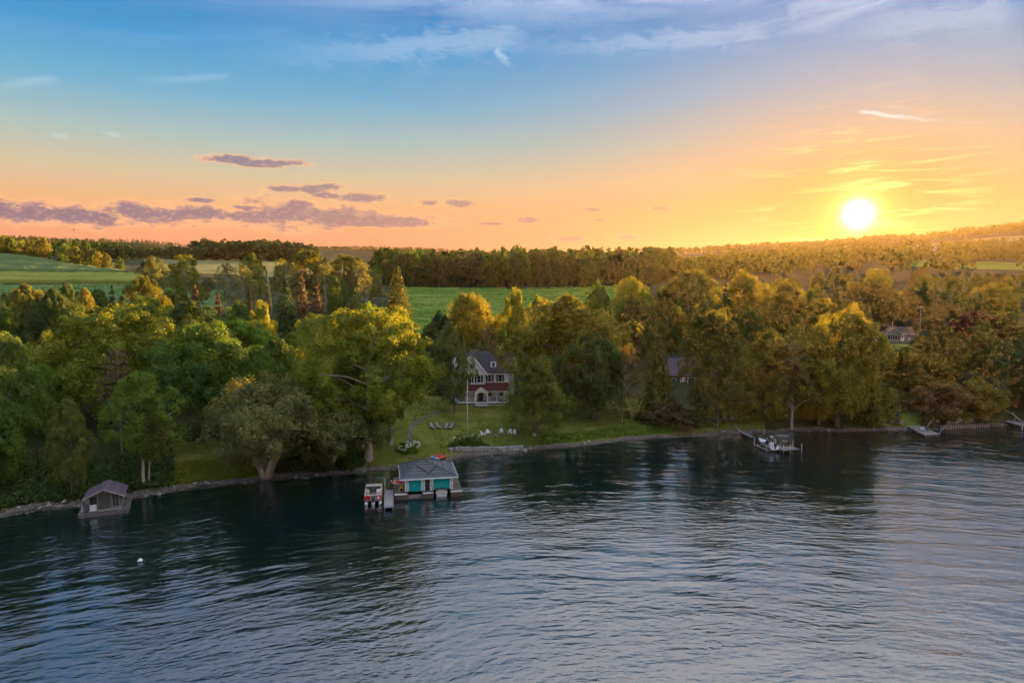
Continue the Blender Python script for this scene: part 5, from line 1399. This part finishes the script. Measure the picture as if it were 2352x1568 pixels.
# stone path: slabs laid in the lawn
pth = empty('stone_path', (0, 0, 0)); tag(pth, kind='structure')
pts = [on_ground(u, v) for u, v in [(952, 1062), (944, 1046), (940, 1030), (938, 1012), (941, 995), (946, 980), (962, 965), (985, 955), (1005, 946)]]
k_ = 0
for a_, b_ in zip(pts[:-1], pts[1:]):
    n = max(1, int((b_ - a_).length / 1.05))
    for i in range(n):
        c_ = a_.lerp(b_, (i + .5) / n); k_ += 1
        o = MB().box((0, 0, 0), (1.25 + .12 * math.sin(k_ * 2.3), .95, .12)).build('slab', M['path'], pth)
        o.location = (c_.x, c_.y, gz(c_.x, c_.y) + .02); o.rotation_euler[2] = math.atan2(b_.y - a_.y, b_.x - a_.x) + math.pi / 2

# stone sea wall below the flower bed
rngw = random.Random(8)
ROCKS = []
for i in range(4):
    bm = bmesh.new(); bmesh.ops.create_icosphere(bm, subdivisions=1, radius=.5)
    for vv in bm.verts: vv.co *= rngw.uniform(.72, 1.12); vv.co.z *= .75
    me = bpy.data.meshes.new('stone'); bm.to_mesh(me); bm.free(); me.materials.append(M['pale_stone' if i % 2 else 'stone']); ROCKS.append(me)
def rock(parent, p, s, name='stone'):
    o = link(name, rngw.choice(ROCKS), parent); o.location = p; o.scale = (s * rngw.uniform(.9, 1.5), s * rngw.uniform(.7, 1.1), s * rngw.uniform(.7, 1.0)); o.rotation_euler = (0, 0, rngw.uniform(0, 6))
    return o
sw_ = empty('stone_sea_wall', (0, 0, 0)); tag(sw_, 'curved wall of field stones holding the flower bed above the beach', 'wall')
wp_ = [on_ground(u, v) for u, v in [(1032, 1040), (1040, 1036), (1060, 1036), (1085, 1035), (1110, 1035), (1135, 1036), (1160, 1035), (1185, 1033), (1200, 1031)]]
core_ = MB()
for a_, b_ in zip(wp_[:-1], wp_[1:]):
    L = (b_ - a_).length
    core_.box(((a_.x + b_.x) / 2, (a_.y + b_.y) / 2 + .1, (a_.z + b_.z) / 2 + .3), (L + .1, .6, 1.0), math.atan2(b_.y - a_.y, b_.x - a_.x))
    for lay in range(2):
        n = int(L / .62)
        for i in range(n): c_ = a_.lerp(b_, (i + .5 + .3 * lay) / n); rock(sw_, (c_.x, c_.y - .22 + .12 * lay, c_.z + .12 + .46 * lay), .72)
core_.build('wall_core', M['stone'], sw_)
# scattered beach stones (too many and small to tell apart)
rs = np.random.RandomState(21)
n = 4200
us = rs.uniform(-60, 2420, n); ss = rs.uniform(-.5, 2.8, n); tq = (us - CX) / FPX
yq = shore_y(tq) + ss; xq = tq * yq; zq = ground_z(xq, yq)
octa = np.array([(1, 0, 0), (0, 1, 0), (-1, 0, 0), (0, -1, 0), (0, 0, .7), (0, 0, -.5)]); of = np.array([(0, 1, 4), (1, 2, 4), (2, 3, 4), (3, 0, 4), (1, 0, 5), (2, 1, 5), (3, 2, 5), (0, 3, 5)])
sz = rs.uniform(.05, .14, n) * (1 + 1.2 * (rs.uniform(0, 1, n) > .95))
aq = rs.uniform(0, 6.28, n)
Vq = octa[None] * sz[:, None, None] * rs.uniform(.7, 1.3, (n, 6, 1))
Vr = Vq.copy(); Vr[:, :, 0] = Vq[:, :, 0] * np.cos(aq)[:, None] - Vq[:, :, 1] * np.sin(aq)[:, None]; Vr[:, :, 1] = Vq[:, :, 0] * np.sin(aq)[:, None] + Vq[:, :, 1] * np.cos(aq)[:, None]
Vr += np.stack([xq, yq, zq + sz * .3], -1)[:, None]
tag(link('gravel', np_mesh('gravel', Vr.reshape(-1, 3), (of[None] + np.arange(n)[:, None, None] * 6).reshape(-1, 3), M['beach_stone'])), 'loose pale stones strewn along the whole waterline', 'gravel', kind='stuff')

# larger stones lying singly on the beach
for i in range(64):
    u_ = rngw.uniform(-20, 2360)
    if 170 < u_ < 300 or 890 < u_ < 1060: continue
    t_ = (u_ - CX) / FPX; y_ = float(shore_y(t_)) + rngw.uniform(-.4, 2.4)
    o = rock(None, (t_ * y_, y_, gz(t_ * y_, y_) + .08), rngw.uniform(.35, .75), 'beach_boulder')
    nm_, lu_, lv_ = min(LAND, key=lambda q: abs(q[1] - u_) + (500 if q[2] < 840 else 0))
    lab_ = 'rounded boulder at the waterline ' + ('right of ' if u_ > lu_ else 'left of ') + nm_
    k_ = USED.get(lab_, 0); USED[lab_] = k_ + 1
    tag(o, lab_ + ('' if not k_ else ', %s of several' % ['second', 'third', 'fourth', 'fifth', 'sixth', 'seventh', 'eighth', 'ninth', 'tenth'][min(k_ - 1, 8)]), 'boulder', 'boulders on the beach')

# --- small stone hut on its concrete pad
hb = at_z(202, 1172, .75)
ht = empty('lakeside_hut', (hb.x + .2, hb.y, 0), R(24)); ht.scale = (.95, .95, .97); tag(ht, 'small grey hut with mauve gable roof on a concrete pad in the lake', 'hut')
pad = [(-1.5, -.5), (-1.2, -.95), (4.6, -.95), (5.2, -.7), (5.4, .3), (5.2, 5), (-1.5, 5)]
MB().prism(pad, -2, .5).build('pad', M['old_concrete'], ht); MB().prism([(x * 1.01, y * 1.01) for x, y in pad], .38, .44).build('pad_edge', M['timber'], ht)
MB().bx(-.1, 4.3, -.12, .0, .52, .74).bx(-.1, 4.3, 0, 4.2, .5, .72).build('floor_sill', M['grey_wood'], ht)
wl = MB().bx(0, .12, 0, .1, .74, 3.0).bx(1.05, 1.2, 0, .1, .74, 3.3).bx(2.85, 3.05, 0, .1, .74, 3.3).bx(4.05, 4.2, 0, .1, .74, 3.0).bx(.12, 1.05, 0, .1, 2.75, 3.0).bx(3.05, 4.05, 0, .1, 2.85, 3.0).bx(3.05, 4.05, 0, .1, .74, .95)
wl.bx(0, .1, .1, 4.2, .74, 3.0).bx(4.1, 4.2, .1, 4.2, .74, 3.0).bx(.1, 4.1, 4.1, 4.2, .74, 3.0)
wl._add([(0, .02, 3.0), (4.2, .02, 3.0), (2.1, .02, 3.95), (0, .1, 3.0), (4.2, .1, 3.0), (2.1, .1, 3.95)], [(0, 1, 2), (3, 5, 4), (0, 2, 5, 3), (2, 1, 4, 5)])
wl.build('wall', M['stucco'], ht)
for x in (1.22, 2.04): MB().bx(x, x + .8, .03, .09, .76, 3.0).build('door', M['door_grey'], ht)
window(ht, 3.55, .02, 1.9, .82, 1.72, 'grey_wood', cols=2, rows=5, fr=.06)
MB().bx(.12, 1.05, .06, .09, .76, 2.75).build('dark_opening', M['glass'], ht)
MB().face([(4.95, -1.0, 2.75), (4.95, 4.9, 2.75), (2.1, 4.9, 4.05), (2.1, -1.0, 4.05)], .14).face([(2.1, -1.0, 4.05), (2.1, 4.9, 4.05), (-.75, 4.9, 2.75), (-.75, -1.0, 2.75)], .14).build('roof', M['purple_roof'], ht)
MB().bar((4.95, -1.02, 2.66), (2.1, -1.02, 3.96), .11).bar((-.75, -1.02, 2.66), (2.1, -1.02, 3.96), .11).build('rake_board', M['grey_wood'], ht)
wb = local(ht, .55, -.28, .74)
cl = empty('white_cooler', (wb.x, wb.y, .74), R(26)); tag(cl, 'white slatted box standing at the hut entrance', 'box')
MB().box((0, 0, .4), (.82, .4, .8)).build('body', M['white_gel'], cl, bevel=.03); MB().box((0, 0, .83), (.86, .44, .07)).build('lid', M['white_gel'], cl, bevel=.02); MB().bx(-.38, .38, -.215, -.2, .5, .54).build('groove', M['sling'], cl)
bp = local(ht, -.95, .6, .5)
bl = empty('mooring_post', (bp.x, bp.y, .5)); tag(bl, 'short tapered pale post on the left of the hut pad', 'post')
MB().box((0, 0, .35), (.34, .34, .7), 0, .7).build('shaft', M['pale_stone'], bl); MB().box((0, 0, .9), (.14, .14, .5), 0, .8).build('top', M['grey_wood'], bl)

# --- buoy
by = at_z(322, 1289, 0)
bo = empty('buoy', (by.x, by.y, 0)); tag(bo, 'round white mooring buoy with a blue band floating on the dark water', 'buoy')
sph = MB(); sph.tube([(0, 0, -.2), (0, 0, -.12), (0, 0, .05), (0, 0, .24), (0, 0, .36), (0, 0, .42)], [.12, .26, .33, .27, .14, .04], 14).build('float', M['white_gel'], bo, smooth=True)
MB().tube([(0, 0, .02), (0, 0, .12)], .338, 14, cap=False).build('band', M['navy'], bo, smooth=True)

# --- wooden shore steps and landing
s0, s1 = on_ground(1676, 962), on_ground(1702, 995)
ss_ = empty('shore_steps', (0, 0, 0)); tag(ss_, 'wooden steps running down the bank to the boat lift', 'steps')
for k in range(9):
    c_ = s0.lerp(s1, k / 8); o = MB().box((0, 0, 0), (1.2, .42, .12)).build('tread', M['grey_wood'], ss_); o.location = (c_.x, c_.y, max(gz(c_.x, c_.y), .2) + .25); o.rotation_euler[2] = R(-20)
MB().bar(s0 + Vector((-.6, 0, .2)), s1 + Vector((-.6, 0, .3)), .12).bar(s0 + Vector((.6, 0, .2)), s1 + Vector((.6, 0, .3)), .12).build('stringer', M['timber'], ss_)
MB().bar(s0 + Vector((-.7, 0, 0)), s0 + Vector((-.7, 0, 1.3)), .1).bar(s0.lerp(s1, .4) + Vector((-.7, 0, 0)), s0.lerp(s1, .4) + Vector((-.7, 0, 1.2)), .1).build('post', M['grey_wood'], ss_)
def deck_poly(name, px, z, th, mat, label, cat, side='timber'):
    poly = [at_z(u, v, z) for u, v in px]
    e = empty(name, (0, 0, 0)); tag(e, label, cat)
    MB().prism([(p.x, p.y) for p in poly], z - .08, z).build('deck', M[mat], e)
    c_ = sum(poly, Vector()) / len(poly)
    MB().prism([(c_.x + (p.x - c_.x) * .97, c_.y + (p.y - c_.y) * .97) for p in poly], z - th, z - .081).build('frame', M[side], e)
    return e
ld = deck_poly('log_landing', [(1617, 955), (1640, 950), (1672, 953), (1706, 956), (1690, 962), (1640, 963), (1622, 962)], gz(*on_ground(1655, 957).xy) + .25, .6, 'wood_dark', 'old timber landing at the top of the shore steps', 'landing')
rd = deck_poly('boarding_plank', [(1702, 993), (1722, 1003), (1734, 1003), (1714, 992)], .45, .3, 'wood_worn', 'short plank ramp at the foot of the shore steps', 'ramp')

# --- dock, boat lift and runabout
dk = deck_poly('post_dock', [(1782, 1022), (1798, 1025), (1821, 1025), (1838, 1031), (1799, 1034), (1782, 1027)], .7, .25, 'wood_worn', 'L-shaped grey dock on white posts beside the moored runabout', 'dock')
for (u, v0, v1) in [(1799, 1040, 1021), (1815, 1039, 1020), (1821, 1027, 1011), (1841, 1037, 1018), (1777, 1030, 1006), (1781, 1034, 1007)]:
    p = at_z(u, v0, 0); zt = at_y(u, v1, p.y).z
    MB().tube([(p.x, p.y, -2), (p.x, p.y, zt)], .075, 7).build('post', M['pole_metal'], dk)
ps, pw = at_z(1779, 1029, .75), at_z(1738, 1011, .75)
hd = math.atan2(pw.y - ps.y, pw.x - ps.x)
lf = empty('boat_lift', (ps.x, ps.y, 0), hd); tag(lf, 'aluminium boat lift frame holding the runabout', 'boat lift')
for (x, y) in ((.4, 1.5), (5.2, 1.5), (.4, -1.5), (5.2, -1.5)): MB().tube([(x, y, -2), (x, y, 1.7)], .06, 6).build('post', M['pole_metal'], lf)
for y in (1.5, -1.5): MB().bar((.2, y, .38), (5.4, y, .38), .1).build('side_beam', M['pole_metal'], lf)
for x in (.6, 4.8): MB().bar((x, -1.5, .3), (x, 1.5, .3), .1).build('cross_beam', M['pole_metal'], lf)
bt = empty('runabout', (ps.x, ps.y, .42), hd); tag(bt, 'white runabout with navy stripe on the lift beside the post dock', 'boat')
sec = [(0, 1.05, .0, .78), (1.5, 1.1, .0, .80), (3.2, 1.05, .02, .86), (4.6, .72, .14, .95), (5.6, .3, .42, 1.05), (6.0, .03, .8, 1.1)]
vs, fs, st2 = [], [], MB()
for (x, w_, kz, gzt) in sec:
    vs += [(x, -w_, gzt), (x, -w_ * .93, kz + (gzt - kz) * .45), (x, 0, kz), (x, w_ * .93, kz + (gzt - kz) * .45), (x, w_, gzt)]
for i in range(len(sec) - 1):
    for j in range(4): fs.append((5 * i + j, 5 * i + j + 1, 5 * i + 6 + j, 5 * i + 5 + j))
fs.append((0, 1, 2, 3, 4)); hm = MB(); hm._add(vs, fs); hm.build('hull', M['white_gel'], bt)
for s in (-1, 1): st2.tube([(x, s * (w_ * .965 + .03), kz + (gzt - kz) * .68) for (x, w_, kz, gzt) in sec], .06, 5)
st2.build('stripe', M['navy'], bt)
fd = MB(); fd._add([(3.3, -1.0, .88), (4.6, -.7, .97), (5.6, -.28, 1.06), (5.98, 0, 1.11), (5.6, .28, 1.06), (4.6, .7, .97), (3.3, 1.0, .88)], [(0, 1, 2, 3, 4, 5, 6)]); fd.build('foredeck', M['white_gel'], bt)
MB().bx(.1, 3.3, -.92, .92, .45, .5).build('cockpit_floor', M['sling'], bt)
MB().box((1.9, 0, .95), (1.7, 1.3, 1.0), taper=.7).build('boat_cover', M['dark_metal'], bt, bevel=.1)
MB().box((.75, .3, .95), (.7, .8, .7)).build('rear_seat', M['white_gel'], bt, bevel=.05)
MB().bar((1.3, 0, 1.2), (1.3, 0, 2.3), .06).box((1.3, 0, 2.36), (.7, .5, .12)).build('tower', M['pole_metal'], bt)
MB().tube([(3.4, -.9, 1.2), (4.6, -.66, 1.35), (5.7, 0, 1.45), (4.6, .66, 1.35), (3.4, .9, 1.2)], .025, 5).bar((4.6, .66, .95), (4.6, .66, 1.35), .03).bar((4.6, -.66, .95), (4.6, -.66, 1.35), .03).build('bow_rail', M['metal'], bt)
om = MB().box((-.35, 0, 1.05), (.6, .42, .55), taper=.8).build('outboard_motor', M['dark_metal'], bt, bevel=.06); MB().box((-.3, 0, .4), (.24, .16, .9)).build('motor_leg', M['dark_metal'], om)
MB().box((-.3, 0, .2), (.6, 1.6, .1)).build('swim_platform', M['white_gel'], bt)

# --- floating raft, chair, poles
rf_ = deck_poly('raft', [(2083, 978), (2110, 976), (2160, 996.5), (2125, 999.5)], .55, .6, 'wood_worn', 'long grey floating raft with a white chair near the timber wall', 'raft')
for (u0, v0, u1, v1) in [(2127, 985, 2140, 965), (2155, 997, 2172, 977)]:
    a_ = at_z(u0, v0, .55); b_ = at_y(u1, v1, a_.y + 1.0); MB().bar(a_, b_, .08).build('mooring_pole', M['grey_wood'], rf_)
rc = at_z(2119, 988, .56)
e = adirondack(2119, 980, R(40), 'white adirondack chair on the floating raft, seen from behind'); e.location = (rc.x, rc.y, .56); e.rotation_euler[2] = R(160); del e['group']
tbx = at_z(2133, 990, .56)
lc = empty('folding_chair', (tbx.x, tbx.y, .56), R(30)); tag(lc, 'dark low folding chair on the floating raft', 'chair')
MB().face([(-.3, -.4, .3), (.3, -.4, .3), (.3, .2, .32), (-.3, .2, .32)], .03).build('seat', M['shutter'], lc); MB().face([(-.3, .2, .32), (.3, .2, .32), (.3, .6, .8), (-.3, .6, .8)], .03).build('backrest', M['shutter'], lc)
for s in (-1, 1): MB().bar((s * .3, -.4, 0), (s * .3, .3, .34), .04).bar((s * .3, .3, 0), (s * .3, -.3, .34), .04).build('leg', M['metal'], lc)
# blue kayak standing in a rack
kp = on_ground(2057, 974)
kk = kayak('kayak', (kp.x, kp.y, kp.z + 1.75), R(-90), 3.0, .8, .34, 'kayak_blue', 'deep blue kayak standing upright on the bank left of the raft', tilt=(0, R(82)))
# timber quay
qz = [at_z(2162, 986, 0), at_z(2300, 978.5, 0)]
tq_ = empty('timber_quay', (0, 0, 0)); tag(tq_, 'low timber quay with a row of pale piles along the water', 'quay')
nq = 26
for i in range(nq):
    c_ = qz[0].lerp(qz[1], i / (nq - 1)); hq = .75 + .2 * ((i * 7) % 5) / 5
    MB().tube([(c_.x, c_.y, -1.5), (c_.x, c_.y, hq)], .12, 7).build('pile', M['grey_wood'], tq_)
dq = (qz[1] - qz[0]).normalized(); nq_ = Vector((-dq.y, dq.x, 0))
MB().prism([tuple((qz[0] + nq_ * .14).xy), tuple((qz[1] + nq_ * .14).xy), tuple((qz[1] + nq_ * 3.6).xy), tuple((qz[0] + nq_ * 3.6).xy)], -1.5, .58).build('deck', M['timber'], tq_)
def wall_run(px, h_, label, mat='stone', per=.75):
    e = empty('stone_wall', (0, 0, 0)); tag(e, label, 'wall')
    ps_ = [on_ground(u, v) for u, v in px]; core = MB()
    for a_, b_ in zip(ps_[:-1], ps_[1:]):
        L = (b_ - a_).length
        core.box(((a_.x + b_.x) / 2, (a_.y + b_.y) / 2 + .2, (a_.z + b_.z) / 2 + h_ * .4), (L, .6, h_), math.atan2(b_.y - a_.y, b_.x - a_.x))
        for i in range(int(L / per)):
            for lay in range(2): c_ = a_.lerp(b_, (i + .5 + .3 * lay) / int(L / per + 1)); rock(e, (c_.x, c_.y - .15, c_.z + .2 + lay * h_ * .45), .8)
    core.build('wall_core', M[mat], e)
wall_run([(2183, 973), (2215, 970), (2245, 968), (2272, 966)], 1.2, 'pale stone retaining wall behind the timber quay')
wall_run([(2125, 974), (2140, 973), (2158, 972)], .9, 'short stone retaining wall between raft and quay')
wall_run([(2046, 972), (2060, 972), (2075, 974)], .9, 'broken stone wall beside the blue kayak')
gp = on_ground(2176, 974)
gpo = empty('gate_post', (gp.x, gp.y, gp.z)); tag(gpo, 'square pale gatepost at the left end of the long retaining wall', 'post')
MB().box((0, 0, .9), (.6, .6, 1.8), 0, .92).build('shaft', M['pale_stone'], gpo); MB().box((0, 0, 1.85), (.7, .7, .14)).build('cap', M['pale_stone'], gpo)
for (u0, v0, u1, v1, lab) in [(2012, 958, 2035, 980, 'grey driftwood log slanting down the bank left of the blue kayak'), (2308, 945, 2345, 968, 'long fallen log slanting down the bank at the right edge')]:
    a_, b_ = on_ground(u0, v0), on_ground(u1, v1)
    e = empty('driftwood_log', (0, 0, 0)); tag(e, lab, 'log')
    MB().tube([a_ + Vector((0, 0, .3)), a_.lerp(b_, .5) + Vector((.1, 0, .45)), b_ + Vector((0, 0, .2))], [.22, .19, .12], 8).build('stem', M['grey_wood'], e, smooth=True)
    MB().tube([a_.lerp(b_, .4) + Vector((0, 0, .4)), a_.lerp(b_, .5) + Vector((.5, .2, 1.0))], [.09, .04], 6).build('stub', M['grey_wood'], e)
ed = deck_poly('edge_dock', [(2310, 968), (2352, 979), (2420, 996), (2420, 988), (2352, 973), (2316, 964)], .75, .25, 'wood_worn', 'pale dock running out of the picture at the right edge', 'dock')
for (u, v0, v1) in [(2348, 992, 966), (2330, 975, 960)]:
    p = at_z(u, v0 - 4, 0); MB().tube([(p.x, p.y, -2), (p.x, p.y, at_y(u, v1, p.y).z)], .07, 7).build('post', M['blue_gel'], ed)
# --- poles
def utility_pole(u, vb, vt, Y, label, arm=True, z=None):
    p = at_y(u, vb, Y); zt = at_y(u, vt, Y).z; zb = gz(p.x, Y)
    e = empty('utility_pole', (p.x, Y, zb)); tag(e, label, 'utility pole'); h_ = zt - zb
    MB().tube([(0, 0, -.5), (0, 0, h_)], [.16, .11], 7).build('pole', M['grey_wood'], e, smooth=True)
    if arm:
        MB().box((0, 0, h_ - .7), (2.2, .12, .14)).build('cross_arm', M['grey_wood'], e)
        for x in (-1, -.4, .4, 1): MB().tube([(x, 0, h_ - .63), (x, 0, h_ - .4)], .06, 6).build('insulator', M['white'], e)
    else:
        MB().tube([(-.28, -.1, h_ * .35), (-.28, -.1, h_ * .75)], .18, 8).build('transformer', M['metal'], e)
    return e
utility_pole(2113, 760, 702, 252, 'wooden utility pole with cross-arm above the tan cottage')
utility_pole(2095, 818, 797, 208, 'short pole with grey box below the tan cottage', False)
# --- radio mast on the ridge
mp = at_y(171, 548, 1500); mt = at_y(171, 526, 1500)
rm = empty('radio_mast', (mp.x, 1500, gz(mp.x, 1500))); tag(rm, 'thin radio mast on the ridge above the corn field', 'mast')
hm_ = mt.z - gz(mp.x, 1500)
MB().tube([(0, 0, -1), (0, 0, hm_)], [.6, .4], 6).build('shaft', M['grey_wood'], rm)
MB().tube([(0, 0, hm_ - 4), (0, 0, hm_)], [.9, 1.6], 8).build('antenna_head', M['grey_wood'], rm)
# --- farm on the hill
fb = at_y(2086, 578, 930); fz = gz(fb.x, 930)
fm = empty('barn', (fb.x, 930, fz), R(-20)); tag(fm, 'long low barn with pale metal roof on the hillside below the sun', 'barn')
MB().bx(-11, 11, 0, 12, -3, 5).build('wall', M['wood_dark'], fm); MB().face([(-12, -1, 5), (12, -1, 5), (12, 6, 8.5), (-12, 6, 8.5)], .3).face([(12, 13, 5), (-12, 13, 5), (-12, 6, 8.5), (12, 6, 8.5)], .3).build('roof', M['metal'], fm); MB().bx(-3, 3, -.2, 0, 0, 4).build('door', M['shutter'], fm)
fb = at_y(2152, 596, 880); fz = gz(fb.x, 880)
fm = empty('farmhouse', (fb.x, 880, fz), R(-25)); tag(fm, 'tall pale farmhouse on the hillside right of the barn', 'house')
MB().bx(-4, 4, 0, 9, -3, 7).build('wall', M['siding'], fm); MB().face([(-4.6, -.6, 6.8), (-4.6, 9.6, 6.8), (0, 9.6, 11), (0, -.6, 11)][::-1], .3).face([(4.6, -.6, 6.8), (4.6, 9.6, 6.8), (0, 9.6, 11), (0, -.6, 11)], .3).build('roof', M['slate'], fm)
gq = MB(); gq._add([(-4, .1, 7), (4, .1, 7), (0, .1, 10.7)], [(0, 1, 2)]); gq.build('gable_wall', M['siding'], fm)
for x in (-2, 2): window(fm, x, 0, 4.8, 1.1, 1.8, 'white', th=.2)
